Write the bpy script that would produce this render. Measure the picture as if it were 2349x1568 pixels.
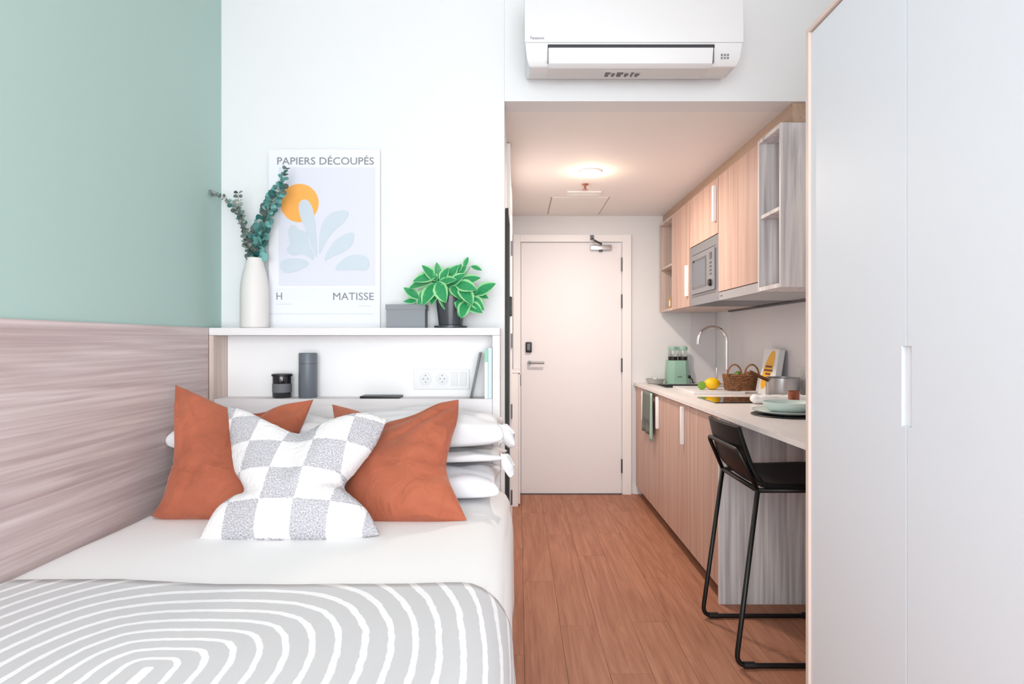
import bpy, bmesh, math, random
from mathutils import Vector, Matrix, noise
random.seed(7)
C = bpy.context.scene.collection
PI = math.pi
for o in list(bpy.data.objects): bpy.data.objects.remove(o)

# ---------------------------------------------------------------- camera
EYE = 1.23; F = 1400.0; VX = 1190.0; VY = 784.0
cam_d = bpy.data.cameras.new('camera'); cam = bpy.data.objects.new('camera', cam_d); C.objects.link(cam)
cam_d.sensor_width = 36; cam_d.lens = F/2349*36; cam_d.shift_x = -(VX-1174.5)/2349
cam.location = (0, 0, EYE); cam.rotation_euler = (PI/2, 0, 0); cam_d.clip_start = .02
bpy.context.scene.camera = cam
sc = bpy.context.scene
sc.view_settings.view_transform = 'Standard'; sc.view_settings.look = 'None'
sc.view_settings.gamma = 1; sc.view_settings.use_curve_mapping = False
sc.view_settings.exposure = 0.13
# world: soft bright overcast sky seen through the window behind the camera
w = bpy.data.worlds.new('world'); sc.world = w; w.use_nodes = True
w.node_tree.nodes['Background'].inputs[0].default_value = (.86, .93, 1, 1)
w.node_tree.nodes['Background'].inputs[1].default_value = 1.2
# daylight coming through the window behind the camera
def area(name, loc, rot, sx, sy, e, col):
    d = bpy.data.lights.new(name, 'AREA'); d.shape = 'RECTANGLE'; d.size = sx; d.size_y = sy; d.energy = e; d.color = col
    o = bpy.data.objects.new(name, d); C.objects.link(o); o.location = loc; o.rotation_euler = rot
    return o
area('window_daylight', (.1, -1.75, 1.45), (PI/2, 0, 0), 2.6, 2.5, 122, (.925, .965, 1))

def P(px, py, Y): return Vector(((px-VX)/F*Y, Y, EYE-(py-VY)/F*Y))

# ---------------------------------------------------------------- materials
def lin(c):
    return tuple(((v/255)/12.92 if v/255 <= .04045 else ((v/255+.055)/1.055)**2.4) for v in c)
def mat(name, rgb, rough=.6, metal=0, spec=.5, trans=0, emit=0, bump=0, bscale=200, var=0, vscale=8, sheen=0, coat=0, alpha=1):
    m = bpy.data.materials.new(name); m.use_nodes = True; nt = m.node_tree; b = nt.nodes['Principled BSDF']
    c = lin(rgb); b.inputs['Base Color'].default_value = (*c, 1)
    b.inputs['Roughness'].default_value = rough; b.inputs['Metallic'].default_value = metal
    b.inputs['Specular IOR Level'].default_value = spec
    b.inputs['Transmission Weight'].default_value = trans
    b.inputs['Sheen Weight'].default_value = sheen; b.inputs['Coat Weight'].default_value = coat
    if emit:
        b.inputs['Emission Color'].default_value = (*c, 1); b.inputs['Emission Strength'].default_value = emit
    tc = nt.nodes.new('ShaderNodeTexCoord')
    if var:
        n = nt.nodes.new('ShaderNodeTexNoise'); n.inputs['Scale'].default_value = vscale; n.inputs['Detail'].default_value = 4
        nt.links.new(tc.outputs['Object'], n.inputs['Vector'])
        r = nt.nodes.new('ShaderNodeValToRGB'); nt.links.new(n.outputs['Fac'], r.inputs['Fac'])
        r.color_ramp.elements[0].position = .3; r.color_ramp.elements[1].position = .7
        r.color_ramp.elements[0].color = (*[v*(1-var) for v in c], 1); r.color_ramp.elements[1].color = (*[min(1, v*(1+var)) for v in c], 1)
        nt.links.new(r.outputs['Color'], b.inputs['Base Color'])
    n2 = nt.nodes.new('ShaderNodeTexNoise'); n2.inputs['Scale'].default_value = bscale; n2.inputs['Detail'].default_value = 3
    nt.links.new(tc.outputs['Object'], n2.inputs['Vector'])
    if bump:
        bp = nt.nodes.new('ShaderNodeBump'); bp.inputs['Strength'].default_value = bump; bp.inputs['Distance'].default_value = .002
        nt.links.new(n2.outputs['Fac'], bp.inputs['Height']); nt.links.new(bp.outputs['Normal'], b.inputs['Normal'])
    else:   # faint roughness variation so that every surface is procedural
        mr = nt.nodes.new('ShaderNodeMapRange'); mr.inputs['To Min'].default_value = max(0, rough-.03); mr.inputs['To Max'].default_value = min(1, rough+.03)
        nt.links.new(n2.outputs['Fac'], mr.inputs['Value']); nt.links.new(mr.outputs['Result'], b.inputs['Roughness'])
    return m

def wood(name, light, dark, axis='z', rough=.5, across=14, along=.7, rnd=False, dist=.9, contrast=1.0, fine=70, spec=.4):
    m = bpy.data.materials.new(name); m.use_nodes = True; nt = m.node_tree; b = nt.nodes['Principled BSDF']
    L = nt.links.new
    tc = nt.nodes.new('ShaderNodeTexCoord'); vec = tc.outputs['Object']
    if rnd:
        oi = nt.nodes.new('ShaderNodeObjectInfo'); va = nt.nodes.new('ShaderNodeVectorMath'); va.operation = 'MULTIPLY_ADD'
        cb = nt.nodes.new('ShaderNodeCombineXYZ')
        for k in range(3): L(oi.outputs['Random'], cb.inputs[k])
        va.inputs[1].default_value = (17, 23, 5); L(cb.outputs[0], va.inputs[0]); L(vec, va.inputs[2]); vec = va.outputs[0]
    def mp(a, c):
        mpn = nt.nodes.new('ShaderNodeMapping'); s = [c, c, c]; s['xyz'.index(axis)] = a
        mpn.inputs['Scale'].default_value = s; L(vec, mpn.inputs['Vector']); return mpn.outputs[0]
    n1 = nt.nodes.new('ShaderNodeTexNoise'); n1.inputs['Scale'].default_value = 1; n1.inputs['Detail'].default_value = 5
    n1.inputs['Distortion'].default_value = dist; L(mp(along, across), n1.inputs['Vector'])
    n2 = nt.nodes.new('ShaderNodeTexNoise'); n2.inputs['Scale'].default_value = 1; n2.inputs['Detail'].default_value = 3
    L(mp(along*2.5, fine), n2.inputs['Vector'])
    mx = nt.nodes.new('ShaderNodeMath'); mx.operation = 'MULTIPLY_ADD'; mx.inputs[1].default_value = .35
    L(n2.outputs['Fac'], mx.inputs[0])
    ms = nt.nodes.new('ShaderNodeMath'); ms.operation = 'MULTIPLY'; ms.inputs[1].default_value = .65
    L(n1.outputs['Fac'], ms.inputs[0]); L(ms.outputs[0], mx.inputs[2])
    r = nt.nodes.new('ShaderNodeValToRGB'); L(mx.outputs[0], r.inputs['Fac'])
    e = r.color_ramp.elements; e[0].position = .5-.16/contrast; e[1].position = .5+.14/contrast
    e[0].color = (*lin(dark), 1); e[1].color = (*lin(light), 1)
    L(r.outputs['Color'], b.inputs['Base Color']); b.inputs['Roughness'].default_value = rough
    b.inputs['Specular IOR Level'].default_value = spec
    bp = nt.nodes.new('ShaderNodeBump'); bp.inputs['Strength'].default_value = .12; bp.inputs['Distance'].default_value = .001
    L(mx.outputs[0], bp.inputs['Height']); L(bp.outputs['Normal'], b.inputs['Normal'])
    return m

M = {}
M['white'] = mat('white_paint', (233, 234, 235), .75, bump=.03, bscale=90)
M['grey_white'] = mat('ceiling_paint', (244, 240, 238), .8, bump=.03, bscale=90)
M['green'] = mat('sage_paint', (180, 206, 199), .8, bump=.04, bscale=90, spec=.3)
M['trim'] = mat('white_lacquer', (244, 243, 243), .4)
M['doorw'] = mat('door_lacquer', (240, 239, 241), .5)
M['wood'] = wood('pale_oak_vertical', (216, 184, 168), (180, 147, 133), 'z', contrast=.85, across=20)
M['woodl'] = wood('pale_oak_carcass', (224, 206, 196), (186, 166, 156), 'z', contrast=.9)
M['wood_daylit'] = wood('daylit_grey_oak', (244, 240, 240), (186, 180, 184), 'z', contrast=1.1, across=20, dist=1.6)  # grey-white oak, lightened in colour for the daylight on camera-facing panels
M['woodh'] = wood('pale_oak_horizontal', (222, 207, 204), (178, 156, 154), 'y', across=19, along=.7, dist=2.2, contrast=.85, fine=120)
M['woodt'] = wood('washed_white_oak', (238, 234, 234), (220, 214, 214), 'x', across=12, contrast=.7)
M['woodd'] = wood('filler_oak', (200, 172, 152), (168, 138, 118), 'y', contrast=.8)
M['floor'] = wood('red_oak_floor', (188, 134, 106), (148, 94, 70), 'y', rough=.5, across=15, along=1.3, rnd=True, dist=2.2, contrast=.75, fine=90, spec=.3)
M['gap'] = mat('dark_joint', (120, 74, 52), .8)
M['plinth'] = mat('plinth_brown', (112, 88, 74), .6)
M['stone'] = mat('worktop_stone', (240, 234, 232), .3, var=.03, vscale=30)
M['splash'] = mat('splash_grey', (226, 224, 228), .35)
M['handle'] = mat('white_handle', (248, 246, 246), .35)
M['steel'] = mat('brushed_steel', (190, 190, 192), .3, metal=.85)
M['mwsteel'] = mat('satin_steel', (150, 151, 155), .38, metal=.6)
M['chrome'] = mat('chrome', (225, 225, 228), .08, metal=1)
M['dsteel'] = mat('dark_steel', (95, 95, 98), .35, metal=.7)
M['black'] = mat('black_powder_coat', (7, 7, 8), .45)
M['leather'] = mat('black_leather', (12, 12, 14), .5, spec=.25, bump=.15, bscale=350)
M['blackp'] = mat('black_plastic', (24, 22, 24), .4)
M['glassblack'] = mat('hob_glass', (10, 9, 9), .04, coat=.6)
M['mirror'] = mat('mirror_glass', (235, 238, 238), .02, metal=1)
M['plastic'] = mat('white_plastic', (230, 230, 231), .35)
M['plasticg'] = mat('grey_white_plastic', (222, 222, 222), .4)
M['greyink'] = mat('grey_ink', (135, 136, 142), .7)
M['midink'] = mat('mid_grey_ink', (110, 112, 116), .7)
M['sheet'] = mat('white_cotton', (247, 247, 247), .85, bump=.08, bscale=500, sheen=.1)
M['pillow'] = mat('pillow_cotton', (232, 231, 232), .85, bump=.08, bscale=400)
M['pillow2'] = mat('pillow_cotton_bright', (246, 246, 249), .85, bump=.08, bscale=400)
M['velvet'] = mat('rust_velvet', (176, 98, 72), .7, bump=.9, bscale=9, var=.16, vscale=5, sheen=.35, spec=.2)
M['velvet'].node_tree.nodes['Principled BSDF'].inputs['Sheen Tint'].default_value = (1, .62, .5, 1)
for nd in M['velvet'].node_tree.nodes:
    if nd.type == 'BUMP': nd.inputs['Distance'].default_value = .03; nd.inputs['Strength'].default_value = .55
    if nd.type == 'TEX_NOISE' and nd.inputs['Scale'].default_value == 9: nd.inputs['Distortion'].default_value = 1.6; nd.inputs['Detail'].default_value = 2
M['greybox'] = mat('grey_card', (140, 145, 150), .7, var=.03)
M['greytin'] = mat('slate_lacquer', (104, 110, 118), .4)
M['pot'] = mat('dark_glazed_pot', (62, 66, 72), .22)
M['vase'] = mat('white_ceramic', (228, 224, 221), .5, bump=.1, bscale=160)
M['paper'] = mat('poster_paper', (236, 237, 241), .7)
M['art'] = mat('poster_pale_lilac', (222, 223, 234), .7)
M['art2'] = mat('poster_lower_sheet', (232, 234, 242), .7)
M['leafink'] = mat('poster_blue_grey', (203, 214, 223), .7)
M['orange'] = mat('poster_orange', (255, 178, 88), .7)
M['eucl'] = mat('eucalyptus_teal', (62, 138, 130), .6, var=.35, vscale=30)
M['eucd'] = mat('eucalyptus_grey', (98, 118, 112), .65, var=.3, vscale=40)
for key, c0, c1 in (('eucl', (30, 92, 88), (122, 182, 176)), ('eucd', (62, 78, 74), (150, 164, 156))):
    nt = M[key].node_tree; b = nt.nodes['Principled BSDF']
    oi = nt.nodes.new('ShaderNodeObjectInfo'); cr_ = nt.nodes.new('ShaderNodeValToRGB'); nt.links.new(oi.outputs['Random'], cr_.inputs[0])
    cr_.color_ramp.elements[0].color = (*lin(c0), 1); cr_.color_ramp.elements[1].color = (*lin(c1), 1); nt.links.new(cr_.outputs[0], b.inputs['Base Color'])
M['stem'] = mat('stem_brown', (110, 96, 80), .7)
M['leafd'] = mat('leaf_green', (48, 150, 92), .45, var=.25, vscale=25)
M['leafm'] = mat('leaf_margin', (152, 214, 150), .5)
M['soil'] = mat('soil', (50, 38, 30), .9)
M['mint'] = mat('mint_enamel', (156, 198, 180), .35)
M['mintb'] = mat('mint_stoneware', (212, 228, 224), .3)
M['glass'] = mat('clear_glass', (235, 242, 240), .05, trans=.9)
M['dglass'] = mat('smoked_black_glass', (34, 34, 38), .08, coat=.5)
M['copper'] = mat('amber_glass', (150, 78, 54), .12, coat=.5)
M['wicker'] = mat('wicker', (140, 96, 64), .7, var=.4, vscale=60, bump=.3, bscale=120)
M['lemon'] = mat('lemon_skin', (250, 198, 20), .4, bump=.15, bscale=300)
M['lime'] = mat('lime_skin', (84, 118, 30), .4, bump=.1, bscale=300)
M['limef'] = mat('lime_flesh', (128, 176, 62), .4, var=.15, vscale=90)
M['bookor'] = mat('cover_orange', (240, 180, 52), .5, var=.05)
M['towel'] = mat('sage_towel', (120, 130, 124), .9, bump=.4, bscale=500)
M['towelp'] = mat('pale_mint_towel', (176, 205, 192), .9, bump=.4, bscale=500)
M['hwood'] = mat('dark_wood_handle', (112, 66, 34), .5)
M['bblue'] = mat('book_pale_blue', (206, 224, 230), .6)
M['bmint'] = mat('book_mint', (150, 206, 178), .6)
M['grey'] = mat('dish_grey', (176, 178, 176), .4)
M['brown'] = mat('brown_glass', (84, 46, 28), .2)
M['yellow'] = mat('yellow_carton', (190, 150, 70), .6)
M['yscreen'] = mat('charcoal_screen', (60, 62, 66), .25)
M['bluewh'] = mat('wardrobe_lacquer', (232, 236, 243), .5)
M['edge'] = mat('wardrobe_edge', (232, 212, 202), .5)
lampm = mat('lamp_diffuser', (255, 226, 196), .5, emit=25); M['lamp'] = lampm

# ---------------------------------------------------------------- helpers
def root_loc(p):
    v = Vector((0, 0, 0))
    while p is not None: v += p.location; p = p.parent
    return v
def obj(name, bm, m, parent=None, smooth=False, bevel=0, seg=2, origin=None, mats=None):
    if bevel:
        es = [e for e in bm.edges if len(e.link_faces) == 2 and e.calc_face_angle(0) > .6]
        bmesh.ops.bevel(bm, geom=es, offset=bevel, segments=seg, profile=.6, affect='EDGES', clamp_overlap=True)
    me = bpy.data.meshes.new(name)
    if parent is not None: off = root_loc(parent)
    elif origin is not None: off = Vector(origin)
    else:
        xs = [v.co for v in bm.verts]
        off = Vector(((min(v.x for v in xs)+max(v.x for v in xs))/2, (min(v.y for v in xs)+max(v.y for v in xs))/2, min(v.z for v in xs)))
    for v in bm.verts: v.co -= off
    bm.normal_update(); bm.to_mesh(me); bm.free()
    if smooth:
        for p in me.polygons: p.use_smooth = True
        if smooth != 'all':
            try: me.set_sharp_from_angle(angle=math.radians(40))
            except Exception: pass
    for mm in (mats or [m]): me.materials.append(mm)
    o = bpy.data.objects.new(name, me); C.objects.link(o)
    if parent is not None: o.parent = parent
    else: o.location = off
    return o
def thing(name, label, cat, loc, group=None):
    o = bpy.data.objects.new(name, None); C.objects.link(o); o.location = loc; o.empty_display_size = .05
    o['label'] = label; o['category'] = cat
    if group: o['group'] = group
    return o
def tag(o, label, cat, group=None):
    o['label'] = label; o['category'] = cat
    if group: o['group'] = group
    return o
def struct(name, bm, m, parent=None, **k):
    o = obj(name, bm, m, parent, **k)
    if parent is None: o['kind'] = 'structure'
    return o
def box(x0, x1, y0, y1, z0, z1, bm=None):
    bm = bm or bmesh.new()
    r = bmesh.ops.create_cube(bm, size=1)
    for v in r['verts']: v.co = Vector(((x0+x1)/2+v.co.x*(x1-x0), (y0+y1)/2+v.co.y*(y1-y0), (z0+z1)/2+v.co.z*(z1-z0)))
    return bm
def lathe(prof, c, bm=None, n=32, axis='z', caps=True):
    bm = bm or bmesh.new(); rings = []
    for r, h in prof:
        ring = []
        for i in range(n):
            a = 2*PI*i/n; x, y = r*math.cos(a), r*math.sin(a)
            p = {'z': (x, y, h), 'y': (x, h, y), 'x': (h, x, y)}[axis]
            ring.append(bm.verts.new(Vector(c)+Vector(p)))
        rings.append(ring)
    for a, b in zip(rings, rings[1:]):
        for i in range(n): bm.faces.new((a[i], a[(i+1) % n], b[(i+1) % n], b[i]))
    if caps: bm.faces.new(rings[0][::-1]); bm.faces.new(rings[-1])
    bmesh.ops.recalc_face_normals(bm, faces=bm.faces)
    return bm
def smoothpath(pts, it=2, closed=False):
    for _ in range(it):
        q = [] if closed else [pts[0]]
        rng = range(len(pts)) if closed else range(len(pts)-1)
        for i in rng:
            a, b = pts[i], pts[(i+1) % len(pts)]
            q += [a*.75+b*.25, a*.25+b*.75]
        if not closed: q.append(pts[-1])
        pts = q
    return pts
def fillet(pts, r, n=5):
    out = [pts[0]]
    for i in range(1, len(pts)-1):
        p = pts[i]; a = (pts[i-1]-p); b = (pts[i+1]-p); rr = min(r, a.length*.45, b.length*.45)
        p0 = p+a.normalized()*rr; p1 = p+b.normalized()*rr
        for k in range(n+1):
            t = k/n; out.append(p0*(1-t)**2+p*2*t*(1-t)+p1*t*t)
    out.append(pts[-1]); return out
def tube(pts, r, bm=None, n=10, closed=False, rad=None):
    bm = bm or bmesh.new(); pts = [Vector(p) for p in pts]; rings = []; N = len(pts)
    up = Vector((0.13, .21, 1)).normalized(); prev = None
    for i, p in enumerate(pts):
        if closed: t = pts[(i+1) % N]-pts[i-1]
        else: t = pts[min(i+1, N-1)]-pts[max(i-1, 0)]
        t.normalize()
        if prev is None:
            u = t.cross(up)
            if u.length < .1: u = t.cross(Vector((1, 0, 0)))
        else: u = prev-t*prev.dot(t)
        u.normalize(); prev = u; v = t.cross(u); rr = rad[i] if rad else r
        rings.append([bm.verts.new(p+u*math.cos(2*PI*k/n)*rr+v*math.sin(2*PI*k/n)*rr) for k in range(n)])
    prs = list(zip(rings, rings[1:])) + ([(rings[-1], rings[0])] if closed else [])
    for a, b in prs:
        for k in range(n): bm.faces.new((a[k], a[(k+1) % n], b[(k+1) % n], b[k]))
    if not closed: bm.faces.new(rings[0][::-1]); bm.faces.new(rings[-1])
    bmesh.ops.recalc_face_normals(bm, faces=bm.faces)
    return bm
def prism(poly, axis, a0, a1, bm=None):
    """poly: 2D points in the plane normal to axis (other two axes in xyz order)"""
    bm = bm or bmesh.new()
    def mk(p, h):
        return {'x': (h, p[0], p[1]), 'y': (p[0], h, p[1]), 'z': (p[0], p[1], h)}[axis]
    A = [bm.verts.new(mk(p, a0)) for p in poly]; B = [bm.verts.new(mk(p, a1)) for p in poly]; n = len(poly)
    bm.faces.new(A); bm.faces.new(B[::-1])
    for i in range(n): bm.faces.new((A[i], B[i], B[(i+1) % n], A[(i+1) % n]))
    bmesh.ops.recalc_face_normals(bm, faces=bm.faces); return bm
def text(s, x0, x1, z0, z1, y, m, parent, name='lettering', depth=.0006, axis='y', right=None):
    """flat lettering fitted to a rectangle on a plane facing -Y"""
    cu = bpy.data.curves.new(name, 'FONT'); cu.body = s; cu.extrude = .01; cu.resolution_u = 3
    t = bpy.data.objects.new(name, cu); C.objects.link(t); bpy.context.view_layer.update()
    me = bpy.data.meshes.new_from_object(t); bpy.data.objects.remove(t)
    bm = bmesh.new(); bm.from_mesh(me); bpy.data.meshes.remove(me)
    xs = [v.co.x for v in bm.verts]; ys = [v.co.y for v in bm.verts]
    a, b, c, d = min(xs), max(xs), min(ys), max(ys)
    for v in bm.verts:
        u = (v.co.x-a)/(b-a); q = (v.co.y-c)/(d-c); dz = depth if v.co.z > 0 else 0
        if axis == 'y': v.co = Vector((x0+u*(x1-x0), y-dz, z0+q*(z1-z0)))
        else: v.co = Vector((y-dz, x0+u*(x1-x0), z0+q*(z1-z0)))
    return obj(name, bm, m, parent)
def copy_tree(o, parent=None):
    c = o.copy(); C.objects.link(c)
    if parent: c.parent = parent
    for ch in list(o.children): copy_tree(ch, c)
    return c

# ---------------------------------------------------------------- room shell
XL, XR, YB, YD, YN = -1.262, 1.60, 2.59, 4.95, -1.6
ZC, ZS = 2.78, 2.251
struct('wall_left', box(XL-.1, XL, YN, YB+.12, 0, ZC), M['green'])
struct('wall_back', box(XL, -.061, YB, YB+.12, 0, ZC), M['white'])
struct('wall_bulkhead', box(-.0605, XR, YB, YB+.12, ZS, ZC), M['white'])
struct('wall_corridor', box(-.18, -.061, YB+.12, YD, 0, ZS), M['white'])
struct('wall_right', box(XR, XR+.1, YN, YD, 0, ZC), M['white'])
struct('wall_entrance', box(-.18, XR+.1, YD, YD+.1, 0, ZS+.1), M['white'])
struct('ceiling', box(XL-.1, XR+.1, YN, YB, ZC, ZC+.1), M['grey_white'])
struct('ceiling_corridor', box(-.18, XR+.1, YB+.12, YD+.1, ZS, ZS+.1), M['grey_white'])
# window wall behind the camera, with the opening the daylight comes through
bm = box(XL-.1, -1.15, YN-.1, YN, 0, ZC); box(1.35, XR+.1, YN-.1, YN, 0, ZC, bm)
box(-1.15, 1.35, YN-.1, YN, 0, .2, bm); box(-1.15, 1.35, YN-.1, YN, 2.62, ZC, bm)
struct('wall_front', bm, M['white'])
wn = bpy.data.objects.new('window_1', None); C.objects.link(wn); wn.location = (.1, YN-.05, .2); wn['kind'] = 'structure'
bm = bmesh.new()
for x in (-1.15, .07, 1.29): box(x, x+.06, YN-.08, YN-.02, .2, 2.62, bm)
box(-1.15, 1.35, YN-.08, YN-.02, .2, .26, bm); box(-1.15, 1.35, YN-.08, YN-.02, 2.56, 2.62, bm)
obj('window_frame', bm, M['trim'], wn)
# floor with planks
fl = struct('floor', box(XL-.1, XR+.1, YN, YD+.1, -.05, -.008), M['gap'])
pw, plen = .158, 1.25
xk = .022-9*pw; col = 0
ends = [random.random()*plen for _ in range(40)]
ends[9] = (3.14-YN) % plen; ends[8] = (2.4-YN) % plen; ends[10] = (3.9-YN) % plen
cache = {}
while xk < XR:
    x0, x1 = max(xk, XL), min(xk+pw, XR)
    y = YN+ends[col]-plen
    while y < YD:
        a, b = max(y, YN), min(y+plen, YD)
        if b-a > .02 and x1-x0 > .02:
            key = (round(x1-x0, 3), round(b-a, 3))
            if key not in cache:
                bmq = box(-(x1-x0)/2+.0006, (x1-x0)/2-.0006, -(b-a)/2+.0006, (b-a)/2-.0006, 0, .008)
                me = bpy.data.meshes.new('floor_plank'); bmq.to_mesh(me); bmq.free(); me.materials.append(M['floor']); cache[key] = me
            o = bpy.data.objects.new('floor_plank', cache[key]); C.objects.link(o); o.parent = fl
            o.location = Vector(((x0+x1)/2, (a+b)/2, -.008))-fl.location
        y += plen
    xk += pw; col += 1

# baseboards
struct('baseboard_entrance', box(.93, 1.0, YD-.012, YD, 0, .07), M['trim'])

# left wall wood panel
o = struct('trim_1', box(XL, -1.25, YN, 2.459, 0, 1.287), M['woodh'])

# ---------------------------------------------------------------- entrance door
dr = bpy.data.objects.new('door_1', None); C.objects.link(dr); dr.location = (.42, YD-.02, 0); dr['kind'] = 'structure'
obj('door_leaf', box(.020, .828, YD-.014, YD-.001, .006, 2.03), M['doorw'], dr, bevel=.002)
bm = box(-.045, .012, YD-.03, YD, 0, 2.095); box(.836, .908, YD-.03, YD, 0, 2.095, bm); box(.012, .836, YD-.03, YD, 2.038, 2.095, bm)
obj('door_frame', bm, M['trim'], dr, bevel=.002)
obj('threshold', box(.012, .836, YD-.03, YD, 0, .005), M['dsteel'], dr)
for yy in (607, 691, 837, 1067):
    z = EYE-(yy-784)/283
    obj('hinge', lathe([(.007, z-.055), (.007, z+.055)], (.832, YD-.026, 0), n=12), M['dsteel'], dr)
kl = obj('card_lock', box(.055, .105, YD-.04, YD-.014, 1.145, 1.230), M['blackp'], dr, bevel=.008, smooth=True)
obj('reader_window', box(.068, .092, YD-.0415, YD-.04, 1.165, 1.215), M['yscreen'], kl)
bm = lathe([(.018, -.010), (.018, 0)], (.085, YD-.014, 1.063), axis='y', n=24)
tube(fillet([Vector((.085, YD-.026, 1.063)), Vector((.085, YD-.065, 1.063)), Vector((.205, YD-.065, 1.063))], .02), .0095, bm)
obj('lever_handle', bm, M['mwsteel'], dr, smooth=True)
cl = obj('door_closer', box(.575, .745, YD-.06, YD-.014, 1.967, 2.010), M['steel'], dr, bevel=.008, smooth=True)
bm = tube([(.66, YD-.075, 2.012), (.60, YD-.13, 2.030)], .008); tube([(.60, YD-.13, 2.030), (.59, YD-.03, 2.065)], .007, bm)
box(.575, .605, YD-.04, YD-.03, 2.05, 2.09, bm)
obj('closer_arm', bm, M['dsteel'], cl, smooth=True)
obj('closer_valve', lathe([(.014, 1.957), (.018, 1.967)], (.66, YD-.037, 0), n=16), M['dsteel'], cl)

# side door in the corridor's left wall
d2 = bpy.data.objects.new('door_2', None); C.objects.link(d2); d2.location = (-.061, 3.6, 0); d2['kind'] = 'structure'
obj('door_leaf', box(-.061, -.053, 3.20, 3.98, .01, 2.05), M['doorw'], d2)
bm = box(-.061, -.043, 3.985, 4.06, 0, 2.245); box(-.061, -.043, 3.12, 3.195, 0, 2.245, bm); box(-.061, -.043, 3.195, 3.985, 2.06, 2.12, bm)
obj('door_frame', bm, M['trim'], d2)
for z in (1.84, 1.24, .78, .22):
    obj('hinge', box(-.053, -.041, 3.955, 3.985, z-.045, z+.045), M['dsteel'], d2)
# low shoe cabinet beside entrance door (only its narrow end shows)
t = thing('shoe_cabinet', 'narrow white hall cabinet at the left of the entrance door', 'cabinet', (-.024, 4.74, 0))
obj('body', box(-.060, -.004, 4.56, 4.918, .0, 1.0), M['trim'], t, bevel=.002)
obj('top_panel', box(-.060, .012, 4.555, 4.918, 1.0, 1.014), M['trim'], t, bevel=.001)
obj('door', box(-.003, .010, 4.565, 4.915, .02, .99), M['doorw'], t, bevel=.002)
obj('handle', box(.0105, .016, 4.565, 4.58, .90, .985), M['dsteel'], t)
# mirror
t = thing('wall_mirror', 'tall black framed mirror on corridor wall edge beside headboard', 'mirror', (-.05, 2.85, .35))
bm = box(-.060, -.046, 2.735, 2.755, .35, 1.83); box(-.060, -.046, 3.055, 3.075, .35, 1.83, bm)
box(-.060, -.046, 2.755, 3.055, 1.81, 1.83, bm); box(-.060, -.046, 2.755, 3.055, .35, .37, bm)
obj('frame', bm, M['black'], t); obj('mirror_glass', box(-.060, -.052, 2.755, 3.055, .37, 1.81), M['mirror'], t)
o = obj('intercom', box(-.0605, -.034, 3.085, 3.115, 1.36, 1.46), M['blackp'], bevel=.004, smooth=True)
tag(o, 'small black control box on corridor wall beside the tall mirror', 'control panel')

# ---------------------------------------------------------------- ceiling fittings
t = thing('ceiling_lamp', 'round glowing lamp on the corridor ceiling', 'lamp', (.43, 3.655, ZS))
obj('ring', lathe([(.066, ZS-.001), (.066, ZS-.010), (.055, ZS-.016)], (.43, 3.655, 0), n=40), M['trim'], t, smooth=True)
obj('diffuser', lathe([(.054, ZS-.017), (.050, ZS-.026), (.03, ZS-.032), (.004, ZS-.034)], (.43, 3.655, 0), n=40), M['lamp'], t, smooth=True)
pl = bpy.data.lights.new('lamp_light', 'POINT'); pl.energy = 1.5; pl.color = (1, .74, .54); pl.shadow_soft_size = .05
po = bpy.data.objects.new('lamp_light', pl); C.objects.link(po); po.parent = t; po.location = (0, 0, -.09)
dl = area('lamp_downlight', (.43, 3.655, ZS-.045), (0, 0, 0), .11, .11, 17, (1, .87, .77)); dl.data.shape = 'DISK'
t = thing('sprinkler', 'small copper sprinkler head hanging from corridor ceiling', 'sprinkler', (.43, 3.95, ZS))
obj('rose', lathe([(.022, ZS-.001), (.018, ZS-.008)], (.43, 3.95, 0), n=20), M['copper'], t, smooth=True)
obj('stem', lathe([(.007, ZS-.008), (.007, ZS-.035)], (.43, 3.95, 0), n=12), M['copper'], t, smooth=True)
obj('deflector', lathe([(.018, ZS-.035), (.018, ZS-.038)], (.43, 3.95, 0), n=16), M['copper'], t)
t = thing('air_vent', 'slim white slot vent on the corridor ceiling', 'vent', (.445, 4.19, ZS))
bm = box(.33, .56, 4.13, 4.15, ZS-.008, ZS-.0005); box(.33, .56, 4.23, 4.25, ZS-.008, ZS-.0005, bm)
box(.33, .345, 4.15, 4.23, ZS-.008, ZS-.0005, bm); box(.545, .56, 4.15, 4.23, ZS-.008, ZS-.0005, bm)
obj('frame', bm, M['trim'], t)
for k in range(3): obj('slat', box(.346, .544, 4.156+.026*k, 4.170+.026*k, ZS-.007, ZS-.001), M['trim'], t)
t = thing('access_panel', 'square flush hatch in the corridor ceiling near the entrance door', 'hatch', (.43, 4.55, ZS))
obj('panel', box(.236, .634, 4.30, 4.86, ZS-.004, ZS-.0005), M['grey_white'], t)
for x in (.228, .636): obj('joint', box(x, x+.006, 4.292, 4.868, ZS-.0025, ZS-.0005), M['woodd'], t)

# ---------------------------------------------------------------- headboard shelf unit
t = thing('headboard_shelf', 'white washed oak headboard with open shelf niche behind the bed', 'headboard', (-.66, 2.52, 0))
YF = 2.46
obj('top_board', box(-1.249, -.076, YF, YB-.001, 1.257, 1.287), M['woodt'], t, bevel=.001)
obj('side_panel', box(-1.249, -1.231, YF, YB-.001, 0, 1.256), M['woodl'], t, bevel=.001)
obj('side_panel', box(-.106, -.076, YF, YB-.001, 0, 1.256), M['woodt'], t, bevel=.001)
obj('niche_floor', box(-1.230, -.107, YF+.018, YB-.012, .982, 1.0), M['woodt'], t)
obj('front_panel', box(-1.230, -.107, YF+.002, YF+.017, .0, 1.0), M['woodt'], t, bevel=.001)
obj('back_panel', box(-1.230, -.107, YB-.011, YB-.001, .1, 1.256), M['trim'], t)

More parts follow.
